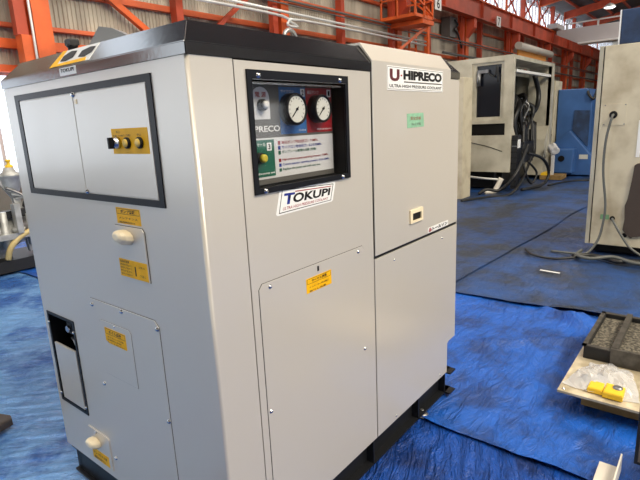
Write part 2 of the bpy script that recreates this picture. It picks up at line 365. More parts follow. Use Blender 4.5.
# cross braces in the clerestory
for i, x in enumerate((21.7, 24.7, 27.7, 30.7, 33.7, 36.7)):
    t = thing('cross_brace', ['orange cross brace over the clerestory, leftmost of the visible row', 'orange cross brace over the clerestory, second from left', 'orange cross brace over the clerestory right of the wide orange column', 'orange cross brace over the clerestory, fourth from left', 'orange cross brace over the clerestory near the crane girder', 'orange cross brace farthest along the clerestory'][i], 'brace', (x+1.5, 8.8, 6.6), 'clerestory cross braces')
    MB().beam((x+0.1, 8.975, 6.65), (x+2.9, 8.975, 8.25), 0.10, 0.05, (0, 1, 0)).build('rising_brace', orandk, t)
    MB().beam((x+0.1, 8.92, 8.25), (x+2.9, 8.92, 6.65), 0.10, 0.05, (0, 1, 0)).build('falling_brace', orandk, t)
single(MB().beam((4.2, 8.75, 4.62), (6.3, 8.75, 3.2), 0.12, 0.12), 'wall_brace', oran, 'orange diagonal wall brace left of the slim red-orange post', 'brace')
single(MB().beam((7.3, 8.75, 3.5), (9.4, 8.75, 5.1), 0.10, 0.10), 'wall_brace', orandk, 'red-orange diagonal wall brace rising to the right above the front lid', 'brace')
# roof rafters
def rafter(x, label):
    t = thing('roof_rafter', label, 'beam', (x, 8.5, 7.9), 'orange rafters under the roof')
    fr = Fr((x, 0, 0), (0, 1, 0), (0, 0, 1), (1, 0, 0))
    MB().prism(fr, [(8.7, 7.85), (8.7, 8.32), (-3, 10.34), (-3, 9.84)], -0.012, 0.012).build('web', orandk, t)
    MB().prism(fr, [(8.7, 7.82), (8.7, 7.85), (-3, 9.84), (-3, 9.81)], -0.13, 0.13).build('bottom_flange', oran, t)
    return t
r0 = rafter(21.7, 'orange roof rafter nearest above the machines')
for x, l in ((27.7, 'second orange roof rafter counting from the camera'), (33.7, 'third orange roof rafter, just before the crane girder'), (39.7, 'orange roof rafter just behind the crane girder'), (45.7, 'far orange roof rafter beyond the crane'), (15.7, 'orange roof rafter over the cage platform')):
    dup(r0, (x, 8.5, 7.9), l)
# overhead crane
cr = thing('overhead_crane', 'pale grey overhead crane girder with white handrail spanning the hall', 'crane', (34.5, 7.9, 6.46))
fr = Fr((34.5, 0, 0), (0, 1, 0), (0, 0, 1), (1, 0, 0))
MB().prism(fr, [(7.78, 6.15), (7.78, 6.38), (7.2, 6.40), (-9, 6.62), (-9, 5.55), (6.6, 5.55)], -0.25, 0.25).build('girder', girderm, cr)
MB().box(33.6, 35.4, 7.60, 8.20, 6.47, 6.75).build('end_carriage', girderm, cr)
mb = MB()
mb.beam((34.2, 7.4, 6.68), (34.2, -9, 6.95), 0.07, 0.07)
for k in range(9): mb.beam((34.2, 7.2-1.7*k, 6.36), (34.2, 7.2-1.7*k, 6.72+0.03*k), 0.07, 0.10, (0, 1, 0))
mb.build('handrail', conduit, cr)
MB().box(34.0, 35.0, -9, 6.5, 5.45, 5.548).build('bottom_flange', white, cr)
# cage platform
cp = thing('cage_platform', 'bright orange railed service platform bracketed on the wall under the runway beam', 'platform', (15.2, 7.8, 4.66))
X0_, X1_, Y0_, Y1_ = 14.4, 15.6, 7.0, 8.3
MB().box(X0_, X1_, Y0_, Y1_, 4.66, 4.76).build('deck', oran, cp)
MB().box(X0_+0.5, X1_+0.1, Y0_, 8.2, 4.50, 4.64).build('deck_beam', oran, cp)
mb = MB()
for x in (X0_, (X0_+X1_)/2, X1_): mb.beam((x, Y0_, 4.7), (x, Y0_, 5.85), 0.05, 0.05, (0, 1, 0))
for x in (X0_, X1_):
    for y in (Y1_-0.05, (Y0_+Y1_)/2): mb.beam((x, y, 4.7), (x, y, 5.85), 0.05, 0.05, (0, 1, 0))
for z in (5.25, 5.85): mb.beam((X0_, Y0_, z), (X1_, Y0_, z), 0.05, 0.05); mb.beam((X0_, Y0_, z), (X0_, Y1_, z), 0.05, 0.05); mb.beam((X1_, Y0_, z), (X1_, Y1_, z), 0.05, 0.05)
mb.beam((X0_, Y0_, 5.25), (X1_, Y0_, 4.8), 0.05, 0.05); mb.beam((X0_, Y0_, 5.25), (X0_, Y1_, 5.85), 0.05, 0.05); mb.beam((X1_, Y0_, 4.75), (X1_, Y1_, 5.85), 0.05, 0.05)
mb.build('railing', oran, cp)
MB().beam((14.8, 8.25, 3.5), (15.6, 7.2, 4.5), 0.09, 0.09).build('support_strut', oran, cp)
mb = MB()
for x in (16.3, 16.8): mb.beam((x, 8.25, 2.4), (x, 8.25, 5.4), 0.06, 0.06, (0, 1, 0))
for k in range(9): mb.beam((16.3, 8.25, 2.5+0.3*k), (16.8, 8.25, 2.5+0.3*k), 0.03, 0.03)
mb.beam((17.6, 8.2, 2.4), (17.6, 8.2, 5.62), 0.15, 0.15, (0, 1, 0)); mb.beam((15.9, 8.2, 4.7), (17.6, 8.2, 4.7), 0.08, 0.08)
mb.build('ladder', oran, cp)
# pipes on the wall
single(MB().tube([(-5, 8.2, 4.62), (61, 8.2, 4.62)], 0.032, 8, 1), 'wall_pipe', conduitd, 'dark service pipe running along the wall above the two white pipes', 'pipe')
single(MB().tube([(-5, 8.2, 4.52), (61, 8.2, 4.52)], 0.02, 8, 1), 'wall_pipe', conduitd, 'thin dark service pipe just under the thicker dark wall pipe', 'pipe')
single(MB().tube([(6.6, 8.05, 4.29), (17.2, 8.05, 4.26)], 0.036, 8, 1), 'wall_pipe', conduit, 'upper of the two white pipes along the wall above the black lid', 'pipe')
single(MB().tube([(6.6, 8.05, 4.17), (9.3, 8.05, 4.17), (9.5, 8.05, 3.98), (9.9, 8.05, 3.98), (10.1, 8.05, 4.16), (17.2, 8.05, 4.14)], 0.036, 8, 4), 'wall_pipe', conduit, 'lower white wall pipe that dips in a small bend above the lid', 'pipe')
single(MB().tube([(19, 8.2, 4.05), (60, 8.2, 4.05)], 0.05, 8, 1), 'wall_pipe', conduitd, 'grey pipe along the wall behind the white machine top', 'pipe')
# junction box on column 21.7
t = thing('switch_box', 'grey switch box with tangled wires beside the orange column above the machine', 'electrical box', (20.6, 8.5, 4.9))
MB().box(20.2, 20.9, 8.45, 8.87, 4.8, 5.6).build('case', conduitd, t)
MB().tube([(20.6, 8.42, 5.5), (20.8, 8.38, 5.3), (20.5, 8.38, 5.1), (20.9, 8.40, 4.95), (21.2, 8.35, 4.4)], 0.04).build('wiring', rubber, t)
# roller shutter
sh = thing('roller_shutter', 'amber roller shutter with pale rolled drum housing on the far wall', 'shutter', (29.4, 7.66, 0))
MB().box(26.6, 31.6, 7.62, 7.70, 0.01, 4.9).build('curtain', amber, sh)
MB().lathe((26.3, 7.55, 4.85), (1, 0, 0), [(0.18, 0), (0.18, 6.0)], 16).build('drum', sheetw, sh)
# ceiling lamp
lm = thing('high_bay_lamp', 'small lit high bay lamp hanging under the roof at top right', 'lamp', (37.1, 5.46, 8.0))
MB().lathe((37.1, 5.46, 7.75), (0, 0, 1), [(0.34, 0), (0.36, 0.03), (0.15, 0.22), (0.05, 0.26)], 16).build('reflector', conduit, lm)
MB().lathe((37.1, 5.46, 7.70), (0, 0, 1), [(0.22, 0), (0.32, 0.05)], 16).build('diffuser', lampm, lm)
MB().cyl((37.1, 5.46, 8.0), (37.1, 5.46, 8.95), 0.015).build('stem', conduitd, lm)

# ------------------------------------------------------------------ tarpaulins
def sheet(name, x0, x1, y0, y1, z, m, label, nx, ny, amp, seed, fold=None, lift=(0, 0), flat=(0, 0)):
    # lift: (x-edge, y-edge) height of the curled overlapping edge; flat: how far from the far x / far y edge the sheet lies flat under the next one
    mb = MB(); V = []
    for i in range(nx+1):
        row = []
        for j in range(ny+1):
            tx = i/nx
            x = x0+(x1-x0)*(tx if nx < 100 else tx**1.6); y = y0+(y1-y0)*j/ny
            e = 0.05*noise.noise(Vector((y*0.8+seed, 0, seed)))+0.012*noise.noise(Vector((y*5+seed, 0, seed)))
            e2 = 0.06*noise.noise(Vector((x*0.6+seed, 3, seed)))-0.045*(x-3.5)*(1 if seed in (5.2, 12.2) else 0)
            q = Vector((x*1.3+y*0.5+seed, y*2.6-x*0.8, seed))
            h = amp*(abs(noise.noise(q*1.4))*0.9+abs(noise.noise(q*3.7))*0.5+0.25*abs(noise.noise(q*9.1)))
            if flat[0]: h *= min(1, max(0, (x1-x)/flat[0]-0.35))
            if flat[1]: h *= min(1, max(0, (y1-y)/flat[1]-0.35))
            h *= 1-0.8*g(x, y, 0.8, 0.5, 1.0, 0.8)
            if lift[0]: h += lift[0]*math.exp(-((x-x0)/0.05)**2)
            if lift[1]: h += lift[1]*math.exp(-((y-y0)/0.05)**2)
            if fold: h += fold(x, y)
            row.append(mb.b.verts.new((x+e, y+e2, z+h)))
        V.append(row)
    for i in range(nx):
        for j in range(ny): mb.b.faces.new((V[i][j], V[i+1][j], V[i+1][j+1], V[i][j+1])).smooth = True
    if lift[0]:   # the hem hanging down at the near edge
        for j in range(ny):
            a, b = V[0][j], V[0][j+1]
            mb.face([a.co, b.co, (b.co.x+0.004, b.co.y, b.co.z-0.006), (a.co.x+0.004, a.co.y, a.co.z-0.006)])
    o = mb.build(name, m); tag(o, label, 'tarpaulin', 'blue tarpaulins covering the floor')
    return o
g = lambda x, y, cx, cy, sx, sy: math.exp(-((x-cx)/sx)**2-((y-cy)/sy)**2)
sheet('tarpaulin', -5, 1.34, -4, 0.7, 0.001, tarpD, 'deep blue wrinkled tarpaulin under the front edge of the beige cabinet', 90, 160, 0.024, 6.3, flat=(0.5, 0.3))  # sheet split off to carry the painted shade by the cabinet
sheet('tarpaulin', -5, 1.36, 0.55, 8.2, 0.001, tarpB, 'light blue creased tarpaulin on the floor to the left of the beige cabinet', 90, 240, 0.024, 3.1, flat=(0.5, 0))
def foldA(x, y):
    return 0.07*g(x, y, 3.0, -0.36, 0.10, 0.07)+0.05*g(x-0.8*(y+0.4), y, 2.88, -0.30, 0.04, 0.25)+0.03*g(x+y*0.8, y, 2.3, -0.2, 0.05, 0.4)
sheet('tarpaulin', 1.25, 3.35, -4, 8.2, 0.004, tarpA, 'bright blue tarpaulin strip on the floor right of the cabinet foot, before the dirty sheets', 90, 400, 0.022, 8.7, fold=foldA, lift=(0.010, 0), flat=(0.4, 0))
sheet('tarpaulin', 3.12, 16, -4, 0.85, 0.008, tarpC, 'dirty blue tarpaulin in front of the cream machine at right', 160, 100, 0.016, 5.2, fold=lambda x, y: 0.03*g(x, y, 3.16, -0.45, 0.08, 0.3), lift=(0.010, 0), flat=(0, 0.4))
sheet('tarpaulin', 3.14, 16, 0.74, 8.2, 0.012, tarpC, 'dirty blue tarpaulin in the aisle by the white machine with hoses', 160, 100, 0.014, 12.2, lift=(0.006, 0.005))
# ------------------------------------------------------------------ the coolant unit
D, W, Z0, Z1 = 1.115, 1.597, 0.16, 1.662
U = thing('coolant_unit', 'large beige high pressure coolant cabinet with black lid standing on blue tarpaulin', 'machine', (0.8, 0.55, 0))
# inner carcass (dark gaps between the panels show it)
mb = MB()
mb.box(0.004, 1.50, 0.062, 1.10, Z0+0.004, 0.37)          # bottom block
mb.box(0.10, 1.50, 0.006, 0.062, Z0+0.004, 1.28); mb.box(1.50, W-0.004, 0.006, 0.062, 0.337, 1.28)
mb.box(0.70, W-0.004, 0.006, 0.062, 1.28, Z1)
mb.box(0.12, W-0.004, 0.10, 1.10, 0.37, Z1)
mb.build('carcass', panelgrey, U)
# wrap-around side panel: left face with the rounded corner and the first strip of the front
def wrap(r=0.009):
    mb = MB(); path = [(0.146, 0.0)]
    path += [(r-r*math.sin(k*PI/12), r-r*math.cos(k*PI/12)) for k in range(0, 7)]
    path += [(0, 0.846), (0, 1.075), (0, D-r)]+[(r-r*math.cos(k*PI/12), D-r+r*math.sin(k*PI/12)) for k in range(1, 7)]+[(0.5, D)]
    zs = [Z0, 0.385, 0.789, Z1]
    V = [[mb.b.verts.new((x, y, z)) for z in zs] for x, y in path]
    hi = path.index((0, 0.846))
    for i in range(len(path)-1):
        for j in range(3):
            if i == hi and j == 1: continue
            f = mb.b.faces.new((V[i][j], V[i][j+1], V[i+1][j+1], V[i+1][j])); 
            if 1 <= i <= 6: f.smooth = True
    bmesh.ops.recalc_face_normals(mb.b, faces=mb.b.faces)
    return mb
sp = wrap().build('side_panel', paint, U)
sm = sp.modifiers.new('sheet', 'SOLIDIFY'); sm.thickness = 0.003; sm.offset = -1 if sp.data.polygons[0].normal.y < 0 else 1
# front panel with gauge window hole
MB().grid(FRONT, 0.150, 0.807, Z0, Z1-0.003, -0.004, 0.0, [(0.205, 0.648, 1.306, 1.626)]).build('front_panel', paint, U)
# lower cover on the front panel
MB().prism(FRONT, [(0.1765, 0.1735), (0.7395, 0.1735), (0.7395, 1.0125), (0.727, 1.0295), (0.191, 1.0295), (0.1765, 1.0125)], 0.0, 0.0008).build('cover_gasket', ink, U)
fc = MB().prism(FRONT, [(0.178, 0.175), (0.738, 0.175), (0.738, 1.012), (0.726, 1.028), (0.192, 1.028), (0.178, 1.012)], 0.0, 0.0025, 0.0008).build('front_cover', paint, U)
for a, b in ((0.224, 1.012), (0.697, 1.012), (0.190, 0.608), (0.726, 0.608)): screw(FRONT, a, b, 0.002, 0.006, fc)
k = MB().prism(FRONT, [(0.452, 1.001), (0.460, 1.001), (0.460, 1.018), (0.452, 1.018)], 0.002, 0.004).build('key_slot', ink, fc)
# right side panels
ed = MB()
prof = [(0.0, 0.966), (-0.005, 0.966), (-0.005, 1.700), (0.047, 1.766), (1.05, 1.766), (1.05, 1.755), (0.05, 1.755), (0.0, 1.695)]
ed.prism(Fr(r=(0, 1, 0), u=(0, 0, 1), n=(1, 0, 0)), prof, 0.814, 1.490)
edo = ed.build('electrical_box_door', paint, U)
bm_ = edo.modifiers.new('soft', 'BEVEL'); bm_.width = 0.002; bm_.segments = 2; bm_.limit_method = 'ANGLE'
MB().prism(FRONT, [(1.496, 0.966), (1.597, 0.966), (1.597, Z1-0.003), (1.496, Z1-0.003)], -0.004, 0.001, 0.001).build('right_post', paint, U)
MB().prism(FRONT, [(0.814, Z0), (1.502, Z0), (1.502, 0.325), (1.520, 0.335), (1.597, 0.335), (1.597, 0.951), (0.814, 0.951)], -0.004, 0.001, 0.0012).build('lower_right_panel', paint, U)
MB().box(W-0.003, W, 0.0, D, 0.335, Z1).build('end_panel', paint, U)
MB().box(0.814, 1.597, 0.003, 0.006, 0.955, 0.962, fr=WORLD).build('gap_trim', ink, U)
MB().box(0.5, W-0.003, D-0.003, D, 0.335, Z1).build('rear_panel', paint, U)
lr = U.children[-4]
for a, b in ((0.963, 0.916), (1.422, 0.914), (0.966, 0.182), (1.421, 0.182)): screw(FRONT, a, b, 0.001, 0.0045, U)
# lid
lid = MB()
x0, x1, y0, y1 = -0.003, W+0.003, -0.003, D+0.003
R = [[(x0, y0), (x1, y0), (x1, y1), (x0, y1)], [(x0+.053, y0+.053), (x1-.053, y0+.053), (x1-.053, y1-.073), (x0+.053, y1-.073)]]
L0 = [lid.b.verts.new((x, y, Z1+0.001)) for x, y in R[0]]; L1 = [lid.b.verts.new((x, y, 1.692)) for x, y in R[0]]; L2 = [lid.b.verts.new((x, y, 1.753)) for x, y in R[1]]
for A, B in ((L0, L1), (L1, L2)):
    for i in range(4): lid.b.faces.new((A[i], A[(i+1) % 4], B[(i+1) % 4], B[i]))
lid.b.faces.new(L2); lid.b.faces.new(L0[::-1])
bmesh.ops.bevel(lid.b, geom=[e for e in lid.b.edges if not (e.verts[0] in L0 and e.verts[1] in L0)], offset=0.002, segments=2, affect='EDGES')
lido = lid.build('lid', lidm, U)
ch = Fr((-0.003, 0, 1.692), (0, -1, 0), (0.053, 0, 0.061), (-0.061, 0, 0.053))   # left slope frame: a = -y, b up the slope
pl = MB().prism(ch, [(-0.715, 0.010), (-0.46, 0.008), (-0.465, 0.078), (-0.69, 0.079)], 0.0, 0.001).build('vent_surround', conduit, lido)
MB().prism(ch, [(-0.717, 0.009), (-0.575, 0.008), (-0.48, 0.008), (-0.49, 0.024), (-0.675, 0.020), (-0.672, 0.079), (-0.70, 0.080)], 0.001, 0.0016).build('yellow_tape', yellow, lido)
MB().prism(ch, [(-0.663, 0.030), (-0.625, 0.026), (-0.584, 0.036), (-0.588, 0.064), (-0.629, 0.069), (-0.664, 0.052)], 0.0016, 0.0024).build('vent_opening', blackm, lido)
MB().prism(ch, [(-0.548, 0.032), (-0.505, 0.027), (-0.473, 0.040), (-0.472, 0.063), (-0.505, 0.067), (-0.549, 0.057)], 0.0016, 0.0024).build('vent_opening', blackm, lido)
lb = MB().prism(LEFT, [(-0.638, 1.667), (-0.533, 1.667), (-0.533, 1.690), (-0.638, 1.690)], 0.003, 0.0042).build('nameplate', white, lido); lb['label'] = 'small white nameplate'
text('TOKUPI', LEFT, -0.628, 1.676, -0.543, 1.687, ink, lb, c=0.0050, bold=0.03, shear=0.1)
# base frame
bf = MB()
for y_ in (0.03, 1.03):
    bf.box(0.02, 1.575, y_, y_+0.075, 0.030, 0.038); bf.box(0.02, 1.575, y_, y_+0.075, 0.148, 0.156); bf.box(0.02, 1.575, y_+0.035, y_+0.041, 0.03, 0.156)
for x_ in (0.02, 0.40, 0.79, 1.20, 1.50):
    bf.box(x_, x_+0.008, 0.03, 1.10, 0.032, 0.155)
bf.box(1.505, 1.57, 0.0, 1.10, 0.148, 0.156); bf.box(1.505, 1.57, 0.0, 1.10, 0.030, 0.038)
bf.box(0.004, 0.075, 0.03, 1.10, 0.030, 0.038); bf.box(0.004, 0.075, 0.03, 1.10, 0.148, 0.156); bf.box(0.04, 0.046, 0.03, 1.10, 0.03, 0.156)
bfo = bf.build('base_frame', frameblk, U)
bfo.location.y -= 0.02
for x_, y_ in ((1.28, 0.03), (0.10, 0.10), (0.10, 1.05), (1.28, 1.05), (0.55, 0.05)):
    MB().lathe((x_, y_, 0.006), (0, 0, 1), [(0.032, 0), (0.032, 0.008), (0.014, 0.014), (0.009, 0.016), (0.009, 0.034)], 16).build('levelling_foot', steel, U)
# gauge window
gw = MB().grid(FRONT, 0.190, 0.660, 1.294, 1.637, 0.0, 0.006, [(0.207, 0.643, 1.311, 1.611)]).build('gauge_window_frame', black, U)
for a, b in ((0.232, 1.622), (0.612, 1.622), (0.232, 1.302), (0.612, 1.302)): screw(FRONT, a, b, 0.006, 0.007, gw)
MB().box(0.207, 0.643, 1.611, 1.6125, 0.002, 0.0075, fr=FRONT).build('chrome_trim', chrome, gw)
MB().box(0.207, 0.643, 1.600, 1.606, -0.012, -0.004, fr=FRONT).build('chrome_trim', chrome, gw)
MB().box(0.206, 0.647, 1.307, 1.625, -0.001, 0.001, fr=FRONT).build('window_pane', acryl, U)
rc = MB(); rc.box(0.2, 0.206, 1.30, 1.63, -0.058, -0.004, fr=FRONT); rc.box(0.647, 0.653, 1.30, 1.63, -0.058, -0.004, fr=FRONT)
rc.box(0.206, 0.647, 1.30, 1.306, -0.058, -0.004, fr=FRONT); rc.box(0.206, 0.647, 1.626, 1.632, -0.058, -0.004, fr=FRONT); rc.box(0.206, 0.647, 1.306, 1.626, -0.058, -0.054, fr=FRONT)
rc.build('window_recess', dark, U)
IP = Fr((0, 0.052, 0))
ip = MB().box(0.209, 0.635, 1.312, 1.612, 0, 0.002, fr=IP).build('instrument_panel', panelgrey, U)
def patch(a0, a1, b0, b1, m, name, lab=None, c=0.002, par=None):
    o = MB().box(a0, a1, b0, b1, c, c+0.0008, fr=IP).build(name, m, par or ip)
    if lab: o['label'] = lab
    return o
# sections (measured on the recessed plane)
patch(0.211, 0.633, 1.328, 1.450, panelwhite, 'instruction_panel', 'white instruction area')
patch(0.370, 0.494, 1.458, 1.600, blue, 'gauge_field', 'blue field numbered 2')
patch(0.498, 0.633, 1.458, 1.600, red, 'gauge_field', 'red field numbered 1')
patch(0.211, 0.334, 1.335, 1.445, green, 'button_field', 'green field numbered 3', c=0.003)
lp = MB(); 
pts = [(0.2905+0.036*math.cos(t*PI/8), 1.568+0.030*math.sin(t*PI/8)) for t in range(0, 9)]+[(0.2905-0.036+0.0*t, 1.505) for t in (0,)]+[(0.3265, 1.505)]
lp.prism(IP, pts, 0.002, 0.003); lp.build('lamp_field', panelwhite, ip)
text('電 源', IP, 0.268, 1.568, 0.313, 1.584, inkr, ip, c=0.0034, bold=0.02)
text('HIPRECO', IP, 0.222, 1.468, 0.366, 1.486, white, ip, c=0.003, bold=0.02)
text('サイクロン', IP, 0.378, 1.583, 0.440, 1.592, white, ip, c=0.003)
text('高圧ポンプ', IP, 0.506, 1.581, 0.565, 1.592, white, ip, c=0.003)
text('High-pressure', IP, 0.548, 1.463, 0.628, 1.471, white, ip, c=0.003)
text('Cyclone', IP, 0.455, 1.463, 0.490, 1.471, white, ip, c=0.003)
for a, b, s_ in ((0.470, 1.572, '2'), (0.608, 1.572, '1'), (0.302, 1.412, '3')):
    patch(a, a+0.020, b, b+0.024, white, 'number_tile', c=0.0036)
    text(s_, IP, a+0.005, b+0.004, a+0.015, b+0.020, ink, ip, c=0.0048, bold=0.03)
text('レベルスケール', IP, 0.216, 1.426, 0.296, 1.437, white, ip, c=0.0042, bold=0.02)
text('灯', IP, 0.216, 1.408, 0.228, 1.419, white, ip, c=0.0042, bold=0.02)
text('Replace the pump seal', IP, 0.216, 1.341, 0.330, 1.349, white, ip, c=0.0042, bold=0.02)
for i, (s_, m_) in enumerate((('高圧ポンプ吐出圧力 : 7.0MPa', inkr), ('サイクロン吐出圧力 : 0.2-0.35MPa', inkb), ('ポンプシール部洩れ点検 (交換)', inkg), ('High-pressure pump operating pressure : 7.0MPa', inkr), ('Cyclone separator operating pressure : 0.2-0.35MPa', inkb), ('Replace the pump seal with new one.', inkg))):
    b = [1.428, 1.413, 1.398, 1.375, 1.360, 1.345][i]; wd = [0.18, 0.20, 0.17, 0.235, 0.24, 0.19][i]; hh = 0.0105 if i < 3 else 0.009
    patch(0.352, 0.362, b-0.001, b+hh, m_, 'bullet', c=0.0030)
    text(s_, IP, 0.368, b, 0.368+wd, b+hh, m_, ip, c=0.0036, bold=0.015)
# gauges
def gauge(a, b, r, lab, ang):
    c = IP(a, b, 0.003)
    gq = MB().lathe(c, (0, -1, 0), [(r, 0), (r, 0.030), (r*0.96, 0.035), (r*0.86, 0.035), (r*0.82, 0.030), (r*0.3, 0.030)], 32).build('pressure_gauge', black, U); gq['label'] = lab
    MB().lathe(c+Vector((0, -0.0303, 0)), (0, -1, 0), [(r*0.82, 0), (r*0.82, 0.0008)], 32).build('dial', dial, gq)
    tk = MB()
    for q in range(13):
        th = math.radians(225-270*q/12); tk.beam(c+Vector((r*0.62*math.cos(th), -0.0315, r*0.62*math.sin(th))), c+Vector((r*0.75*math.cos(th), -0.0315, r*0.75*math.sin(th))), 0.0016, 0.0006, (0, 1, 0))
    tk.build('scale_marks', ink, gq)
    th = math.radians(ang); n_ = MB().beam(c+Vector((-r*0.2*math.cos(th), -0.033, -r*0.2*math.sin(th))), c+Vector((r*0.62*math.cos(th), -0.033, r*0.62*math.sin(th))), 0.003, 0.001, (0, 1, 0))
    n_.lathe(c+Vector((0, -0.031, 0)), (0, -1, 0), [(0.004, 0), (0.004, 0.004)], 12); n_.build('needle', ink, gq)
gauge(0.414, 1.532, 0.049, 'left black pressure gauge on blue field', 225)
gauge(0.546, 1.533, 0.045, 'right black pressure gauge on red field', 225)
pb = MB().lathe(IP(0.290, 1.546, 0.003), (0, -1, 0), [(0.017, 0), (0.017, 0.012), (0.014, 0.018)], 20).build('power_lamp', blackm, U)
MB().lathe(IP(0.290, 1.546, 0.021), (0, -1, 0), [(0.012, 0), (0.011, 0.006), (0.005, 0.009)], 20).build('lamp_lens', white, pb)
pb = MB().lathe(IP(0.268, 1.392, 0.003), (0, -1, 0), [(0.017, 0), (0.016, 0.014)], 20).build('seal_button', blackm, U)
MB().lathe(IP(0.268, 1.392, 0.017), (0, -1, 0), [(0.013, 0), (0.012, 0.010), (0.006, 0.012)], 20).build('button_cap', mat('button_yellow', srgb(205, 190, 60), 0.35), pb)
# TOKUPI plate under the gauge window (slanted parallelogram with rounded corners)
def skew_plate(fr, pts, c0, c1, m, name, par): return MB().prism(fr, pts, c0, c1).build(name, m, par)
tp = skew_plate(FRONT, [(0.278, 1.219), (0.272, 1.224), (0.294, 1.297), (0.301, 1.302), (0.570, 1.289), (0.573, 1.284), (0.555, 1.229), (0.549, 1.224)], 0.0, 0.0012, white, 'maker_plate', U); tp['label'] = 'white slanted maker plate'
def mapq(fr, q, c):   # bilinear frame for slanted lettering
    class Q(Fr):
        def __call__(s, a, b, cc=0):
            p = [(1-a)*(1-b)*q[0][k]+a*(1-b)*q[1][k]+a*b*q[2][k]+(1-a)*b*q[3][k] for k in (0, 1)]
            return fr(p[0], p[1], c+cc)
    return Q()
TQ = mapq(FRONT, [(0.272, 1.219), (0.552, 1.225), (0.572, 1.288), (0.296, 1.302)], 0.0)
bd = MB()
def qbox(mb, Q, a0, a1, b0, b1, c): mb.face([Q(a0, b0, c), Q(a1, b0, c), Q(a1, b1, c), Q(a0, b1, c)])
for rct in ((0.035, 0.965, 0.07, 0.10), (0.035, 0.965, 0.90, 0.93), (0.035, 0.045, 0.07, 0.93), (0.955, 0.965, 0.07, 0.93)): qbox(bd, TQ, *rct, 0.0016)
bd.build('plate_border', ink, tp)
text('T', TQ, 0.08, 0.36, 0.26, 0.78, navy, tp, c=0.0018, bold=0.035)
text('OKUPI', TQ, 0.24, 0.36, 0.92, 0.74, ink, tp, c=0.0018, bold=0.035)
rb_ = MB(); qbox(rb_, TQ, 0.26, 0.93, 0.79, 0.83, 0.0018); rb_.build('red_bar', inkr, tp)
text('ULTRA HIGH PRESSURE COOLANT', TQ, 0.09, 0.16, 0.90, 0.28, inkr, tp, c=0.0018, bold=0.01)
# yellow label on the front cover
def label(fr, a0, a1, b0, b1, c, par, lines, name='caution_label', head=None, notch=0):
    o = MB().prism(fr, [(a0, b0+notch), (a0+notch*3, b0), (a1, b0), (a1, b1), (a0, b1)] if notch else [(a0, b0), (a1, b0), (a1, b1), (a0, b1)], c, c+0.0006).build(name, yellow, par)
    W_, H_ = a1-a0, b1-b0
    if head:
        mb = MB(); t = 0.0012
        for r_ in ((a0+.03*W_, a1-.03*W_, b1-.06*H_-t, b1-.06*H_), (a0+.03*W_, a1-.03*W_, b1-.40*H_, b1-.40*H_+t), (a0+.03*W_, a0+.03*W_+t, b1-.40*H_, b1-.06*H_), (a1-.03*W_-t, a1-.03*W_, b1-.40*H_, b1-.06*H_)):
            mb.box(*r_, c+0.0006, c+0.0008, fr=fr)
        mb.build('header_box', ink, o)
        text(head, fr, a0+.2*W_, b1-.34*H_, a0+.8*W_, b1-.12*H_, ink, o, c=c+0.0010, bold=0.03)
    n = len(lines)
    for i, s_ in enumerate(lines):
        bb = b0+H_*(0.56 if head else 0.9)*(1-(i+1)/(n+0.15)); text(s_, fr, a0+.1*W_, bb, a0+W_*(.88-.12*(i % 2)), bb+H_*(0.30 if head else 0.6)/(n+0.4), ink, o, c=c+0.0010, bold=0.015)
    return o
label(FRONT, 0.391, 0.527, 0.937, 0.988, 0.0025, U, ['インバーター盤点検口', '取外し注意'], head='サーマル復帰')
# door furniture on the right
up_ = MB().prism(FRONT, [(0.916, 1.598), (1.404, 1.598), (1.404, 1.688), (0.916, 1.688)], 0.005, 0.0065, 0.0006).build('maker_plate', white, U); up_['label'] = 'white rectangular maker plate'
mb = MB()
for r_ in ((0.920, 1.400, 1.602, 1.6035), (0.920, 1.400, 1.6825, 1.684), (0.920, 0.9215, 1.602, 1.684), (1.3985, 1.400, 1.602, 1.684)): mb.box(*r_, 0.0065, 0.0068, fr=FRONT)
mb.build('plate_border', ink, up_)
text('U', FRONT, 0.935, 1.632, 1.010, 1.677, inkm, up_, c=0.0072, bold=0.05)
mb = MB(); mb.box(1.018, 1.030, 1.652, 1.658, 0.0066, 0.0070, fr=FRONT); mb.build('red_dot', inkr, up_)
text('HIPRECO', FRONT, 1.040, 1.640, 1.388, 1.677, ink, up_, c=0.0072, bold=0.06)
mb = MB(); mb.box(1.045, 1.388, 1.629, 1.634, 0.0066, 0.0070, fr=FRONT); mb.build('grey_bar', panelgrey, up_)
text('ULTRA HIGH PRESSURE COOLANT', FRONT, 0.932, 1.609, 1.388, 1.621, ink, up_, c=0.0072, bold=0.015)
gs = MB().prism(FRONT, [(1.072, 1.450), (1.221, 1.453), (1.215, 1.511), (1.070, 1.508)], 0.005, 0.0056).build('paper_sticker', mint, U); gs['label'] = 'pale green paper sticker'
text('安全点検', FRONT, 1.10, 1.482, 1.19, 1.497, inkr, gs, c=0.0062)
text('No.1 合格', FRONT, 1.11, 1.460, 1.19, 1.472, panelgrey, gs, c=0.0062)
lt = MB(); lt.grid(FRONT, 1.088, 1.202, 1.046, 1.104, 0.005, 0.013, [(1.106, 1.187, 1.056, 1.088)]); lto = lt.build('door_latch', ivory, U)
MB().box(1.106, 1.187, 1.056, 1.088, 0.0055, 0.007, fr=FRONT).build('latch_recess', ink, lto)
lg = MB().box(1.262, 1.480, 0.970, 0.994, 0.005, 0.006, fr=FRONT).build('maker_sticker', white, U); lg['label'] = 'small white maker sticker'
text('品', FRONT, 1.270, 0.973, 1.300, 0.991, inkr, lg, c=0.0066, bold=0.05)
text('トールソン', FRONT, 1.308, 0.973, 1.470, 0.991, ink, lg, c=0.0066, bold=0.05)
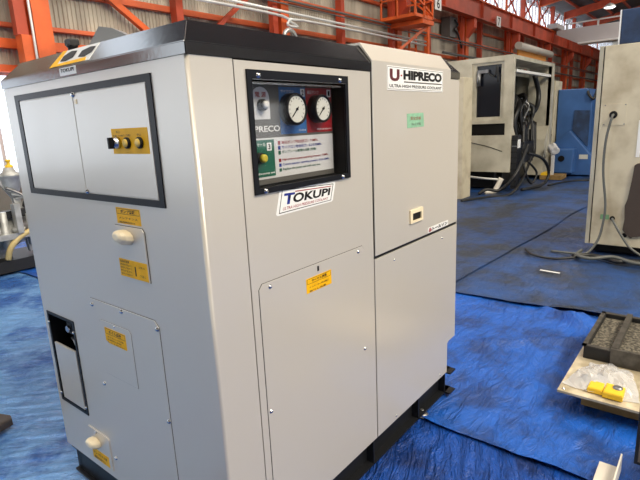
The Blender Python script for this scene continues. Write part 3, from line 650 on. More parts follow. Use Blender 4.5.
# ---- left face
gk = MB().grid(LEFT, -1.016, -0.153, 1.277, 1.633, 0.0, 0.004, [(-0.985, -0.176, 1.297, 1.613)]); gko = gk.build('door_gasket', black, U)
ad1 = MB().prism(LEFT, [(-0.978, 1.300), (-0.583, 1.300), (-0.583, 1.610), (-0.978, 1.610)], 0.0, 0.0035, 0.0012).build('access_door', paint, U); ad1['label'] = 'left plain access door'
ad2 = MB().prism(LEFT, [(-0.580, 1.300), (-0.180, 1.300), (-0.180, 1.610), (-0.580, 1.610)], 0.0, 0.0035, 0.0012).build('access_door', paint, U); ad2['label'] = 'right access door with switches'
screw(LEFT, -0.574, 1.607, 0.004, 0.007, ad2); screw(LEFT, -0.574, 1.304, 0.004, 0.007, ad2); 
MB().box(-0.571, -0.556, 1.578, 1.592, 0.004, 0.006, fr=LEFT).build('door_tab', ivory, ad2)
yl = label(LEFT, -0.379, -0.193, 1.425, 1.497, 0.0035, U, [], name='switch_plate')
text('停止', LEFT, -0.352, 1.484, -0.330, 1.490, ink, yl, c=0.0048); text('自動 手動', LEFT, -0.372, 1.474, -0.318, 1.479, ink, yl, c=0.0048); text('ポンプ運転', LEFT, -0.318, 1.474, -0.278, 1.480, ink, yl, c=0.0048); text('停止', LEFT, -0.246, 1.474, -0.224, 1.481, ink, yl, c=0.0048)
sw = MB().lathe(LEFT(-0.347, 1.457, 0.004), (-1, 0, 0), [(0.017, 0), (0.017, 0.010), (0.014, 0.014), (0.014, 0.020)], 20).build('selector_switch', chrome, U)
MB().box(-0.352, -0.342, 1.441, 1.473, 0.020, 0.036, fr=LEFT, bev=0.002).build('selector_lever', ink, sw)
for a in (-0.297, -0.234):
    b_ = MB().lathe(LEFT(a, 1.456, 0.004), (-1, 0, 0), [(0.016, 0), (0.016, 0.006), (0.0135, 0.008)], 20).build('push_button', ink, U)
    MB().lathe(LEFT(a, 1.456, 0.011), (-1, 0, 0), [(0.012, 0), (0.011, 0.004), (0.004, 0.005)], 20).build('button_cap', mat('cap_amber', srgb(225, 190, 90), 0.4), b_)
label(LEFT, -0.420, -0.288, 1.213, 1.263, 0.0, U, ['メンテナンス', '部品交換時期お知らせ'], head='ポンプ警報')
MB().prism(LEFT, [(-0.437, 1.0385), (-0.2743, 1.0385), (-0.2743, 1.1955), (-0.2855, 1.2075), (-0.437, 1.2075)], 0.0, 0.001).build('plate_gasket', ink, U)
fp = MB().prism(LEFT, [(-0.437, 1.040), (-0.276, 1.040), (-0.276, 1.195), (-0.286, 1.206), (-0.437, 1.206)], 0.0, 0.005, 0.001).build('filler_plate', paint, U)
def knob(a, b, par, k=1.0):
    mb = MB(); fr = LEFT; o = fr(a, b, 0.005)
    for (ra, rb, h) in ():
        pass
    prof = [(1.0, 0.0), (1.03, 0.012), (0.95, 0.024), (0.74, 0.034), (0.45, 0.040)]
    rs = []
    for f_, h in prof:
        rs.append([mb.b.verts.new(o+fr.r*(0.037*k*f_*math.cos(2*PI*q/10+0.3))+fr.u*(0.024*k*f_*math.sin(2*PI*q/10+0.3)+h*0.25)+fr.n*(h*k)) for q in range(10)])
    for A, B in zip(rs, rs[1:]):
        for q in range(10): mb.b.faces.new((A[q], A[(q+1) % 10], B[(q+1) % 10], B[q]))
    mb.b.faces.new(rs[0][::-1]); mb.b.faces.new(rs[-1])
    o_ = mb.build('filler_knob', ivory, par); m_ = o_.modifiers.new('soft', 'BEVEL'); m_.width = 0.003; m_.segments = 2; return o_
knob(-0.366, 1.172, fp)
l3 = label(LEFT, -0.433, -0.278, 1.042, 1.100, 0.005, U, [], name='caution_label')
text('給油の注意', LEFT, -0.428, 1.088, -0.375, 1.096, ink, l3, c=0.0060, bold=0.02)
for i in range(4): text('規定量まで給油する', LEFT, -0.428, 1.078-0.010*i, -0.365, 1.084-0.010*i, ink, l3, c=0.0060)
text('上限 H', LEFT, -0.325, 1.080, -0.292, 1.087, ink, l3, c=0.0060); text('下限 L', LEFT, -0.322, 1.052, -0.292, 1.059, ink, l3, c=0.0060)
MB().box(-0.347, -0.341, 1.052, 1.082, 0.0057, 0.0060, fr=LEFT).build('level_symbol', ink, l3)
# lower service cover
MB().prism(LEFT, [(-0.6775, 0.2435), (-0.2605, 0.2435), (-0.2605, 0.8985), (-0.2815, 0.9195), (-0.6775, 0.9195)], 0.0, 0.0008).build('cover_gasket', ink, U)
lc = MB().prism(LEFT, [(-0.676, 0.245), (-0.262, 0.245), (-0.262, 0.898), (-0.282, 0.918), (-0.676, 0.918)], 0.0, 0.0025, 0.0008).build('service_cover', paint, U)
for a, b in ((-0.667, 0.896), (-0.667, 0.586), (-0.669, 0.268), (-0.270, 0.893), (-0.270, 0.575), (-0.471, 0.909)): screw(LEFT, a, b, 0.002, 0.007, lc)
MB().prism(LEFT, [(-0.6343, 0.6387), (-0.4287, 0.6387), (-0.4287, 0.8385), (-0.4395, 0.8503), (-0.6235, 0.8503), (-0.6343, 0.8385)], 0.0025, 0.0033).build('hatch_gasket', panelgrey, U)
sc = MB().prism(LEFT, [(-0.633, 0.640), (-0.430, 0.640), (-0.430, 0.838), (-0.440, 0.849), (-0.623, 0.849), (-0.633, 0.838)], 0.0025, 0.0045, 0.0006).build('inspection_hatch', paint, U)
screw(LEFT, -0.530, 0.842, 0.004, 0.004, sc)
label(LEFT, -0.600, -0.465, 0.769, 0.827, 0.0045, U, ['オイルレベル窓', '定期的に確認', 'してください'], head='オイル点検', notch=0.008)
# lower left filler
fp2 = MB().prism(LEFT, [(-0.862, 0.192), (-0.706, 0.192), (-0.706, 0.328), (-0.716, 0.338), (-0.862, 0.338)], 0.0, 0.005, 0.001).build('filler_plate', paint, U)
knob(-0.806, 0.284, fp2, 0.95)
screw(LEFT, -0.800, 0.330, 0.005, 0.006, fp2)
label(LEFT, -0.855, -0.726, 0.198, 0.246, 0.005, U, ['ドレン抜き注意', '運転中は開けない'])
# black recess with tilted plate
fo = MB().grid(LEFT, -1.075, -0.846, 0.385, 0.789, 0.0, 0.003, [(-1.062, -0.860, 0.398, 0.778)]).build('socket_recess_frame', ink, U)
mb = MB(); mb.box(-1.075, -1.070, 0.385, 0.789, -0.09, -0.003, fr=LEFT); mb.box(-0.851, -0.846, 0.385, 0.789, -0.09, -0.003, fr=LEFT); mb.box(-1.07, -0.851, 0.385, 0.389, -0.09, -0.003, fr=LEFT); mb.box(-1.07, -0.851, 0.785, 0.789, -0.09, -0.003, fr=LEFT); mb.box(-1.07, -0.851, 0.389, 0.785, -0.09, -0.085, fr=LEFT)
mb.build('socket_recess', dark, U)
fl = MB().prism(LEFT, [(-1.050, 0.402), (-0.872, 0.402), (-0.872, 0.655), (-1.050, 0.655)], -0.006, 0.002, 0.001).build('recess_flap', paint, U)
sk = MB().box(-0.985, -0.945, 0.700, 0.745, -0.085, -0.030, fr=LEFT).build('cable_socket', blackm, U)
MB().lathe(LEFT(-0.965, 0.722, -0.030), (-1, 0, 0), [(0.014, 0), (0.014, 0.01)], 14).build('socket_ring', chrome, sk)
MB().tube([LEFT(-0.93, 0.70, -0.06), LEFT(-0.90, 0.72, -0.03), LEFT(-0.89, 0.69, -0.03), LEFT(-0.92, 0.66, -0.03), LEFT(-0.96, 0.67, -0.04), LEFT(-1.0, 0.665, -0.05)], 0.007).build('socket_cable', steel, U)
for a, b in ((-1.066, 0.742), (-0.855, 0.742), (-1.066, 0.42), (-0.855, 0.42)): screw(LEFT, a, b, 0.003, 0.005, fo)

# things on top of the lid
kb = thing('cap_nut', 'small black capped fitting standing on the lid near the air vents', 'fitting', (0.075, 0.69, 1.753))
MB().lathe((0.075, 0.69, 1.753), (0, 0, 1), [(0.014, 0), (0.014, 0.012), (0.018, 0.014), (0.018, 0.022)], 12).build('stem', blackm, kb)
MB().box(0.060, 0.092, 0.672, 0.708, 1.772, 1.793, bev=0.006).build('cap', blackm, kb)
er = thing('eye_bolt', 'steel lifting eye bolt rising behind the front edge of the black lid', 'bolt', (0.78, 0.35, 1.753))
MB().lathe((0.78, 0.35, 1.753), (0, 0, 1), [(0.018, 0), (0.018, 0.012), (0.010, 0.015), (0.010, 0.026)], 16).build('shank', silverc, er)
MB().tube([(0.78+0.036*math.cos(2*PI*k/24), 0.35, 1.812+0.036*math.sin(2*PI*k/24)) for k in range(25)], 0.008, 10, 1).build('ring', silverc, er)
cv = MB().prism(Fr((0.18, 0.575, 1.753), (0.5, -0.85, 0), (0, 0, 1), (0.85, 0.5, 0)), [(-0.10, 0), (0.12, 0), (0.0, 0.062), (-0.045, 0.070)], -0.04, 0.04, 0.003)
single(cv, 'metal_cover', silverc, 'small dull silver wedge cover lying on the lid right of the vents', 'cover')

# ------------------------------------------------------------------ white machine with open hose bay (middle distance)
mx, my = 9.03, 2.15
MA = thing('machining_centre', 'off-white machine with dark window and open bay full of black hoses', 'machine', (10.4, 3.2, 0))
mb = MB(); fx = Fr((mx, 0, 0), (0, -1, 0), (0, 0, 1), (-1, 0, 0))
mb.grid(fx, -4.6, -my, 0.40, 2.56, -0.05, 0.0, [(-2.94, -2.32, 1.40, 2.47), (-2.93, -2.27, 1.11, 1.33)])
mb.build('side_wall', cncw, MA)
mb = MB(); mb.grid(fx, -2.94, -2.32, 1.40, 2.47, -0.09, -0.03, [(-2.86, -2.38, 1.46, 2.42)]); mb.build('window_frame', cncw, MA)
wp = MB().box(-2.86, -2.38, 1.46, 2.42, -0.085, -0.075, fr=fx).build('dark_window', mat('dark_window_m', srgb(18, 22, 34), 0.25), MA)
mb = MB(); mb.cyl(fx(-2.80, 2.05, 0.0), fx(-2.80, 2.28, 0.0), 0.04); mb.box(-2.84, -2.62, 2.28, 2.34, -0.05, -0.0, fr=fx); mb.build('air_regulator', steel, wp)
MB().tube([fx(-2.65, 2.3, -0.02), fx(-2.5, 2.2, 0.0), fx(-2.45, 2.38, 0.0), fx(-2.43, 2.1, 0.0)], 0.015).build('window_hose', rubber, wp)
MB().box(-2.93, -2.27, 1.11, 1.33, -0.08, -0.03, fr=fx).build('vent_slot', ink, MA)
MB().tube([fx(-2.95, 0.98, 0.004), fx(-2.6, 0.90, 0.004), fx(-2.3, 0.80, 0.004)], 0.006).build('scratch_cable', ink, MA)
MB().box(mx+0.006, 11.9, my+0.006, 4.59, 2.50, 2.565).build('roof_panel', cncw, MA)
mb = MB(); mb.grid(FRONT, mx+0.003, 11.882, 0.60, 2.558, -my-0.08, -my+0.004, [(9.14, 11.70, 0.60, 2.49)]); mb.build('bay_frame', cncw, MA)
mb = MB(); mb.prism(FRONT, [(11.35, 0.10), (11.88, 0.10), (11.88, 2.56), (11.70, 2.56), (11.70, 1.2), (11.45, 0.9)], -my-0.5, -my-0.012); mb.build('bay_post', cncw, MA)
MB().prism(FRONT, [(mx+.004, 1.12), (mx+.004, 0.402), (9.20, 0.402), (9.34, 1.0), (9.14, 1.25), (mx+.004, 1.25)], -my-0.09, -my+0.008).build('corner_gusset', cncw, MA)
MB().box(9.1, 11.8, my+0.80, my+0.84, 0.5, 2.5).build('bay_back', cncgrey, MA)
MB().box(mx+0.1, 11.8, 4.2, 4.25, 0.1, 2.5).build('rear_wall', cncw, MA)
MB().box(11.84, 11.88, my+0.02, 4.6, 0.1, 2.5).build('far_wall', cncw, MA)
sb = MB().box(9.3, 11.7, my+0.02, my+0.10, 2.27, 2.32).build('light_bar', white, MA)
lb_ = MB().box(9.25, 11.7, my+0.5, my+0.55, 2.30, 2.50).build('label_row', cncold, MA)
for k in range(5): MB().box(9.6+k*0.42, 9.8+k*0.42, my+0.49, my+0.50, 2.36, 2.46).build('small_label', [oran, ink, oran, ink, oran][k], lb_)
for k in range(42):
    x = 9.25+random.random()*1.5; y = my+0.15+random.random()*0.5; z = 1.45+random.random()*0.35
    x2 = 9.35+random.random()*1.7; z2 = 0.45+random.random()*0.5
    MB().tube([(10.6+random.uniform(-.3, .3), my+0.6, 1.85+random.uniform(-.1, .1)), (x+0.3, y, z+0.1), (x, y, z-0.3), (x2, y-0.08, z2), (x2+0.3, y, 1.1+random.random()*0.4)], random.choice((0.025, 0.035, 0.05))).build('hose', rubber if k % 9 else steel, MA)
MB().tube([(11.25, my+0.25, 2.3), (11.45, my+0.2, 1.9), (11.2, my+0.2, 1.55), (10.6, my+0.3, 1.45)], 0.055).build('hose', rubber, MA)
MB().tube([(9.9, my+0.3, 2.28), (10.2, my+0.4, 1.9), (10.5, my+0.6, 1.6)], 0.015).build('hose', rubber, MA)
MB().box(9.8, 10.75, my+0.06, my+0.5, 0.48, 0.92).build('pump_block', ink, MA)
MB().box(mx+0.3, 11.5, my+0.4, 4.2, 0.05, 0.5).build('plinth', ink, MA)
MB().box(mx+0.02, mx+0.25, my-0.12, my-0.02, 0.08, 1.10).build('cable_chain', blackm, MA)
cc = U  # keep reference name short-lived
for k in range(9): MB().box(mx+0.015, mx+0.255, my-0.125, my-0.015, 0.12+0.11*k, 0.135+0.11*k).build('chain_link', steel if k == 7 else ink, MA)
MB().box(mx+0.04, mx+0.2, my-0.128, my-0.12, 0.86, 1.02).build('chain_label', white, MA)
for x_, y_ in ((9.2, 2.4), (9.2, 4.4), (11.6, 2.4), (11.6, 4.4)): MB().cyl((x_, y_, 0.03), (x_, y_, 0.42), 0.06).build('machine_foot', ink, MA)
# jug and loose hoses under/beside it
jg = thing('plastic_jug', 'pale plastic jug standing in the dark gap under the off-white machine', 'jug', (8.75, 3.02, 0.03))
MB().lathe((8.75, 3.02, 0.03), (0, 0, 1), [(0.10, 0), (0.11, 0.02), (0.11, 0.22), (0.04, 0.28), (0.04, 0.31)], 16).build('body', mat('jug', srgb(150, 146, 132), 0.4), jg)
MB().lathe((8.75, 3.02, 0.34), (0, 0, 1), [(0.045, 0), (0.045, 0.03)], 12).build('cap', white, jg)
single(MB().tube([(8.9, 2.25, 0.30), (8.85, 2.32, 0.12), (8.8, 2.36, 0.04), (8.7, 2.5, 0.03)], 0.05), 'rag', sheetw, 'white crumpled rag hanging at the foot of the off-white machine', 'rag')
hs = [([(8.9, 2.95, 0.32), (8.8, 2.6, 0.30), (8.85, 2.3, 0.28)], 0.02, 'grey cable slung under the off-white machine', conduit),
      ([(8.45, 2.52, 0.04), (8.55, 2.4, 0.12), (8.7, 2.2, 0.10), (8.8, 1.95, 0.40), (9.3, 1.9, 0.9)], 0.03, 'black hose looping up from the floor to the machine bay', rubber),
      ([(7.6, 2.5, 0.03), (8.2, 2.25, 0.03), (8.6, 2.0, 0.03), (9.0, 1.9, 0.25), (9.8, 1.95, 0.7)], 0.025, 'black hose lying on the aisle tarpaulin near the cable chain', rubber),
      ([(9.3, 1.9, 0.75), (9.8, 1.75, 0.6), (10.1, 1.7, 0.3), (9.9, 1.75, 0.08), (9.2, 1.95, 0.05)], 0.03, 'big black hose loop hanging beside the machine bay', rubber),
      ([(9.3, 1.9, 0.6), (9.6, 1.8, 0.35), (9.45, 1.85, 0.15), (9.2, 1.9, 0.4), (9.25, 2.0, 0.8)], 0.022, 'small black hose coil under the machine bay', rubber),
      ([(10.1, 1.7, 0.04), (10.9, 1.5, 0.03), (11.2, 1.1, 0.03), (10.8, 0.6, 0.03)], 0.02, 'thin black hose on the floor before the blue machine', rubber)]
for pts, r, l, m_ in hs: single(MB().tube(pts, r), 'hose', m_, l, 'hose')
# narrow cabinet strip just beyond the coolant unit
nb = thing('control_cabinet', 'narrow cream cabinet edge visible just right of the coolant unit', 'cabinet', (8.0, 2.9, 0))
MB().box(7.9, 8.3, 2.63, 3.6, 0.0, 2.16, bev=0.01).build('case', cncold, nb)
MB().box(7.885, 7.9, 2.73, 2.80, 1.1, 2.0).build('door_slot', ink, nb)
# cream column behind, pallet, crumpled bag
cl = thing('machine_cabinet', 'cream tapered machine cabinet between the open bay and the blue machine', 'cabinet', (12.4, 2.3, 0))
MB().box(12.0, 12.6, 2.14, 2.80, 0.15, 2.2).build('case', cncold, cl)
MB().box(11.99, 12.0, 2.15, 2.28, 0.75, 2.18).build('door', cncw, cl)
MB().box(11.975, 11.99, 2.16, 2.21, 0.8, 1.0).build('handle', ink, cl)
MB().box(12.02, 12.58, 2.16, 2.76, 0.03, 0.15).build('plinth', ink, cl)
pa = thing('pallet', 'small wooden pallet with yellow trays at the foot of the cream cabinet', 'pallet', (11.5, 1.9, 0.03))
MB().box(11.1, 11.62, 1.70, 2.14, 0.03, 0.12).build('deck', wood, pa)
tr = MB().box(11.14, 11.5, 1.97, 2.13, 0.121, 0.18, bev=0.02).build('parts_tray', yel2, None); tag(recentre(tr), 'flat yellow parts tray lying on the small pallet', 'tray')
bgm = MB(); bmesh.ops.create_icosphere(bgm.b, subdivisions=3, radius=0.12)
for v in bgm.b.verts: v.co *= 1+0.5*noise.noise(v.co*9); v.co += Vector((11.3, 1.93, 0.70))
bgm.box(11.27, 11.33, 1.90, 1.96, 0.121, 0.62)
single(bgm, 'plastic_bag', mat('bag_white', srgb(205, 205, 205), 0.4), 'crumpled white bag on a thin post before the blue machine', 'bag')
# ------------------------------------------------------------------ blue machine
bx = 12.2
BM = thing('blue_machine', 'tall blue machine casting with sloped shoulder at the end of the aisle', 'machine', (12.8, 1.4, 0))
fb = Fr((bx, 0, 0), (0, -1, 0), (0, 0, 1), (-1, 0, 0))
MB().prism(fb, [(-2.11, 0.05), (-1.36, 0.05), (-1.36, 0.65), (-1.40, 1.82), (-1.50, 1.99), (-2.12, 2.0)], -1.2, 0.0, 0.02).build('column', mblue, BM)
MB().prism(fb, [(-2.10, 0.80), (-1.77, 1.06), (-1.29, 0.50), (-1.29, 0.05), (-2.10, 0.05)], 0.0, 0.20, 0.015).build('shoulder', mblue, BM)
MB().prism(fb, [(-2.02, 0.12), (-1.62, 0.12), (-1.60, 0.66), (-2.02, 0.66)], 0.20, 0.50, 0.02).build('gearbox', mblue, BM)
MB().lathe(fb(-1.85, 0.45, 0.50), fb.n, [(0.07, 0), (0.07, 0.01)], 16).build('port', ink, BM)
MB().prism(fb, [(-1.76, 1.07), (-1.42, 0.70), (-1.42, 1.50), (-1.74, 1.52)], 0.0, 0.03).build('recess_panel', mbluedk, BM)
MB().box(-1.54, -1.36, 0.42, 0.52, 0.20, 0.21, fr=fb).build('rating_plate', mat('plate', srgb(190, 190, 180), 0.4), BM)
MB().tube([fb(-1.52, 1.98, -0.1), fb(-1.46, 1.85, 0.06), fb(-1.36, 1.75, 0.05), fb(-1.33, 1.95, -0.1)], 0.03).build('cable', rubber, BM)
MB().box(12.6, 13.6, 0.35, 1.34, 0.03, 1.9).build('side_cabinet', mbluedk, BM)

# ------------------------------------------------------------------ cream machine at right
cx = 4.95
CM = thing('cream_machine', 'worn cream machine cabinet at right with cable hole and stained paint', 'machine', (5.6, -1.2, 0))
fc_ = Fr((cx, 0, 0), (0, -1, 0), (0, 0, 1), (-1, 0, 0))
MB().prism(fc_, [(0.035, 0.125), (2.2, 0.125), (2.2, 2.09), (0.035, 2.09)], -1.3, 0.0, 0.006).build('case', cncold, CM)
MB().prism(fc_, [(-0.01, 0.125), (0.028, 0.125), (0.028, 2.09), (-0.01, 2.09)], -1.3, 0.004, 0.004).build('corner_post', cncw, CM)
MB().box(0.028, 0.035, 0.14, 2.08, -0.02, 0.001, fr=fc_).build('door_seam', ink, CM)
fp3 = MB().prism(fc_, [(0.065, 1.335), (0.265, 1.335), (0.265, 1.545), (0.065, 1.545)], 0.0, 0.003, 0.0015).build('blanking_plate', cncold, CM)
for a, b in ((0.078, 1.348), (0.252, 1.348), (0.078, 1.532), (0.252, 1.532)): MB().lathe(fc_(a, b, 0.003), fc_.n, [(0.007, 0), (0.005, 0.003)], 10).build('bolt', steel, fp3)
MB().lathe(fc_(0.155, 1.44, 0.003), fc_.n, [(0.036, 0), (0.036, 0.006), (0.022, 0.008)], 18).build('cable_gland', ink, fp3)
MB().box(0.375, 0.405, 1.03, 1.38, 0.0, 0.006, fr=fc_).build('strip_label', white, CM)
MB().box(0.115, 0.195, 0.395, 0.445, 0.0, 0.002, fr=fc_).build('tag_plate', mat('tag_green', srgb(110, 150, 110), 0.5), CM)
text('A', fc_, 0.145, 0.402, 0.165, 0.438, ink, CM, c=0.004)
for a, b in ((0.225, 0.41), (0.345, 0.245)): MB().lathe(fc_(a, b, 0.0), fc_.n, [(0.024, 0), (0.022, 0.003)], 14).build('port', ink, CM)
mb = MB(); mb.b.free(); mb.b = bmesh.new()
n = 22; loop = []
pts = [(0.400, 0.97), (0.375, 0.95), (0.365, 0.80), (0.345, 0.62), (0.325, 0.55), (0.335, 0.42), (0.325, 0.30), (0.36, 0.26), (0.40, 0.22), (0.43, 0.25), (0.50, 0.25), (0.55, 0.6), (0.5, 0.97)]
mb.prism(fc_, pts, 0.0, 0.025, 0.008); mb.build('torn_opening', cloth, CM)
MB().box(0.05, 2.1, 0.03, 0.125, -1.2, -0.12, fr=fc_).build('plinth', ink, CM)
bb = thing('control_box', 'dark blue box standing on top of the worn cream machine', 'box', (5.3, -0.6, 2.09))
MB().prism(fc_, [(0.150, 2.091), (1.2, 2.091), (1.2, 2.40), (0.150, 2.40)], -0.7, -0.01, 0.01).build('case', mbluedk, bb)
MB().box(0.138, 0.150, 2.091, 2.40, -0.7, -0.005, fr=fc_).build('edge_strip', white, bb)
single(MB().tube([fc_(0.155, 1.44, 0.01), fc_(0.15, 1.41, 0.05), fc_(0.118, 1.2, 0.06), fc_(0.115, 0.9, 0.05), fc_(0.16, 0.55, 0.05), fc_(0.15, 0.33, 0.06), fc_(0.12, 0.18, 0.08), fc_(0.05, 0.06, 0.15), fc_(-0.05, 0.05, 0.2), fc_(-0.3, 0.035, 0.15)], 0.0125), 'power_cable', hosegrey, 'grey power cable running down the cream machine from its cable hole', 'cable')
single(MB().tube([fc_(0.225, 0.41, 0.01), fc_(0.26, 0.36, 0.05), fc_(0.34, 0.24, 0.08), fc_(0.42, 0.14, 0.1), fc_(0.55, 0.06, 0.12)], 0.012), 'power_cable', hosegrey, 'short cable leaving the lower port of the cream machine', 'cable')
single(MB().tube([(4.62, 0.05, 0.05), (4.72, -0.08, 0.055), (4.70, -0.22, 0.05), (4.62, -0.35, 0.05), (4.70, -0.5, 0.05), (4.66, -0.9, 0.05)], 0.022), 'hose', rubber, 'thick black corrugated hose on the floor before the cream machine', 'hose')
single(MB().tube([(4.86, 0.02, 0.06), (4.66, 0.02, 0.06), (4.58, -0.12, 0.06), (4.66, -0.3, 0.08), (4.60, -0.5, 0.06), (4.62, -0.8, 0.06)], 0.018), 'hose', hosegrey, 'grey hose bundled with the black hose before the cream machine', 'hose')
single(MB().tube([(4.62, 0.02, 0.045), (4.5, 0.2, 0.035), (4.55, 0.42, 0.035), (4.75, 0.55, 0.035)], 0.012), 'hose', rubber, 'thin black hose trailing left from the cream machine over the tarpaulin', 'hose')
single(MB().box(-0.012, 0.012, -0.09, 0.09, 0, 0.003, fr=Fr((4.04, 0.12, 0.03), (1, 0, 0), (0.1, 1, 0), (0, 0, 1))), 'cable_tie', white, 'white strip lying on the dirty tarpaulin in the aisle', 'strip')

# ------------------------------------------------------------------ right foreground: plate, tray, bag, cart panel, bracket
sp_ = thing('steel_plate', 'dusty cream steel plate on blocks over the tarpaulin at right', 'plate', (1.95, -0.9, 0))
pf = MB().prism(WORLD, [(1.70, -0.505), (2.30, -0.505), (2.30, -1.35), (1.70, -1.35)], 0.112, 0.124, 0.001).build('sheet', plate_m, sp_)
for x_ in (1.80, 2.15): MB().box(x_, x_+0.06, -1.3, -0.60, 0.022, 0.112).build('support_block', wood, sp_)
screw(WORLD, 1.725, -0.53, 0.124, 0.007, pf, 'corner_hole')
ty = thing('chip_tray', 'black steel tray of grit with angle iron rim beside the dusty plate', 'tray', (2.4, -0.9, 0.124))
mb = MB(); mb.grid(WORLD, 2.14, 2.72, -1.35, -0.535, 0.126, 0.20, [(2.16, 2.70, -1.33, -0.555)]); mb.build('wall', blackm, ty)
MB().box(2.16, 2.70, -1.33, -0.555, 0.126, 0.178).build('grit_fill', grit, ty)
mb = MB(); mb.box(2.13, 2.73, -0.55, -0.527, 0.20, 0.206); mb.box(2.13, 2.158, -1.36, -0.527, 0.20, 0.206); mb.box(2.70, 2.73, -1.36, -0.527, 0.20, 0.206); mb.box(2.14, 2.72, -0.70, -0.67, 0.19, 0.222); mb.box(2.12, 2.14, -1.36, -0.67, 0.126, 0.22)
mb.build('rim', angle, ty)
# support legs of the tray down to the floor
for x_ in (2.40, 2.66): MB().box(x_, x_+0.04, -1.3, -0.55, 0.020, 0.126).build('runner', blackm, ty)
bgd = thing('parts_bag', 'clear plastic bag with yellow and metal parts lying on the dusty plate', 'bag', (1.85, -0.68, 0.126))
def blob(cx_, cy_, cz_, sx, sy, sz, seed, m_, name, sub=4, k=0.35, fq=14):
    mb = MB(); bmesh.ops.create_icosphere(mb.b, subdivisions=sub, radius=1)
    for v in mb.b.verts:
        d = 1+k*noise.noise(v.co*2.2+Vector((seed, 0, 0)))+k*0.6*noise.noise(v.co*5+Vector((0, seed, 0)))
        v.co = Vector((cx_+v.co.x*sx*d, cy_+v.co.y*sy*d, max(cz_+v.co.z*sz*d, 0.1255)))
    for f in mb.b.faces: f.smooth = False
    return mb.build(name, m_, bgd)
def crumple(cx_, cy_, lx, ly, hz, n_, seed, name, m_):
    mb = MB(); V = []
    for i in range(n_+1):
        row = []
        for j in range(n_+1):
            u_, v_ = i/n_-0.5, j/n_-0.5
            q = Vector((u_*4+seed, v_*4, seed)); nn = noise.noise_vector(q)
            env = max(0.0, 1-3.2*(u_*u_+v_*v_))
            row.append(mb.b.verts.new((cx_+lx*(u_+0.10*nn.x), cy_+ly*(v_*(1-0.6*u_)+0.10*nn.y), 0.128+hz*env*(0.55+0.9*abs(nn.z))+0.006*abs(noise.noise(q*3)))))
        V.append(row)
    for i in range(n_):
        for j in range(n_): mb.b.faces.new((V[i][j], V[i+1][j], V[i+1][j+1], V[i][j+1]))
    o = mb.build(name, m_, bgd); sd = o.modifiers.new('sheet', 'SOLIDIFY'); sd.thickness = 0.0008; return o
crumple(1.93, -0.68, 0.34, 0.26, 0.065, 14, 2.3, 'plastic_wrap', film)
mb = MB(); mb.box(1.735, 1.840, -0.785, -0.700, 0.130, 0.162, bev=0.010); mb.box(1.750, 1.835, -0.697, -0.630, 0.130, 0.157, bev=0.008); mb.build('yellow_part', yel2, bgd)
mb = MB(); mb.lathe((1.80, -0.755, 0.132), (0, 0, 1), [(0.022, 0), (0.022, 0.036), (0.012, 0.04)], 12); mb.cyl((1.88, -0.62, 0.137), (1.95, -0.66, 0.137), 0.010); mb.cyl((1.90, -0.70, 0.137), (1.96, -0.65, 0.137), 0.009); mb.box(1.86, 1.90, -0.61, -0.58, 0.127, 0.145)
mb.build('metal_fitting', steel, bgd)
ct = thing('cart_panel', 'brownish grey cart side panel with dark edge at the right border', 'cart', (1.5, -1.2, 0))
fcp = Fr((1.40, 0, 0), (0, -1, 0), (0, 0, 1), (-1, 0, 0))
MB().prism(fcp, [(0.893, 0.06), (1.5, 0.06), (1.5, 0.335), (0.915, 0.335), (0.893, 0.31)], -0.008, 0.0).build('panel', brown, ct)
MB().grid(fcp, 0.880, 1.51, 0.05, 0.345, -0.012, 0.004, [(0.893, 1.50, 0.06, 0.335)]).build('edge_trim', blackm, ct)
for a in (0.92, 1.46): MB().cyl(fcp(a, 0.02, -0.02), fcp(a, 0.08, -0.02), 0.012).build('caster', blackm, ct)
br = thing('bracket', 'small off-white angle bracket standing on the tarpaulin at bottom right', 'bracket', (1.25, -0.8, 0.02))
MB().box(1.10, 1.335, -0.835, -0.765, 0.02, 0.05, bev=0.002).build('flange', sheetw, br)
MB().box(1.10, 1.36, -0.842, -0.836, 0.02, 0.10).build('web', sheetw, br)

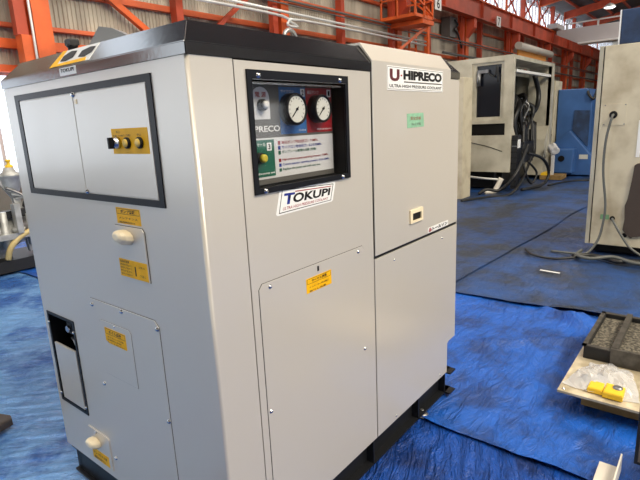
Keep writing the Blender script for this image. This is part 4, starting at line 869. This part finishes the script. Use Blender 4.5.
# ------------------------------------------------------------------ left: pump machine and rubber foot
PM = thing('pump_assembly', 'grey cast pump with brass valve at the left edge behind the cabinet', 'pump', (1.3, 5.3, 0))
MB().lathe((1.42, 5.2, 0.86), (0, 0, 1), [(0.05, 0), (0.08, 0.05), (0.10, 0.12), (0.11, 0.19), (0.12, 0.2), (0.12, 0.23), (0.07, 0.25), (0.05, 0.30)], 18).build('filter_head', cast, PM)
MB().lathe((1.43, 5.2, 1.15), (0, 0, 1), [(0.04, 0), (0.042, 0.03), (0.018, 0.045), (0.018, 0.07), (0.03, 0.08), (0.025, 0.10)], 14).build('brass_valve', yel2, PM)
mb = MB(); mb.lathe((1.27, 5.25, 0.3), (0, 0, 1), [(0.12, 0), (0.17, 0.03), (0.17, 0.08), (0.14, 0.09), (0.15, 0.25), (0.18, 0.26), (0.18, 0.30), (0.08, 0.34)], 20); mb.lathe((1.0, 5.2, 0.45), (1, 0, 0), [(0.17, -0.2), (0.19, 0.0), (0.19, 0.3), (0.1, 0.5)], 20); mb.build('pump_body', cast, PM)
mb = MB(); mb.beam((1.42, 5.2, 0.95), (1.5, 5.15, 0.2), 0.07, 0.07, (0, 1, 0)); mb.beam((1.30, 5.2, 1.02), (1.55, 5.2, 0.6), 0.04, 0.04, (0, 1, 0)); mb.build('strut', cast, PM)
MB().box(0.5, 1.6, 5.0, 5.6, 0.03, 0.16).build('base_tray', blackm, PM)
MB().box(0.3, 1.25, 5.35, 5.8, 0.65, 0.80).build('cross_beam', blackm, PM)
MB().box(0.3, 1.3, 5.2, 5.7, 0.16, 0.6).build('motor_block', steel, PM)
for k in range(9):
    a = random.random(); MB().tube([(1.3+0.2*a, 5.15, 1.0-0.3*a), (1.5, 5.05, 0.8), (1.45+0.1*a, 5.05, 0.5), (1.6, 5.1, 0.25)], 0.014).build('hose', [steel, rubber, conduit][k % 3], PM)
mb = MB()
for k in range(5): mb.lathe((0.95+0.13*k, 5.0, 0.30+0.05*(k % 2)), (0, 0, 1), [(0.05, 0), (0.05, 0.12), (0.07, 0.13), (0.07, 0.16), (0.035, 0.17), (0.035, 0.30+0.05*(k % 3))], 12)
mb.box(0.9, 1.55, 4.93, 5.0, 0.40, 0.46); mb.box(1.30, 1.36, 4.9, 5.0, 0.46, 0.78); mb.build('valve_block', cast, PM)
MB().box(1.1, 1.5, 5.02, 5.12, 0.62, 0.70).build('clamp_bar', blackm, PM)
MB().tube([(1.18, 5.0, 0.18), (1.22, 4.95, 0.32), (1.38, 4.95, 0.44), (1.65, 4.95, 0.50), (1.9, 5.0, 0.5)], 0.032).build('suction_hose', hoseyel, PM)
rm = MB().prism(WORLD, [(-0.38, 1.62), (-0.02, 1.71), (-0.01, 1.75), (-0.09, 1.95), (-0.43, 2.1)], 0.03, 0.07, 0.012)
single(rm, 'rubber_pad', mat('pad', srgb(62, 54, 50), 0.7), 'dark rubber pad on the tarpaulin at the left edge', 'pad')
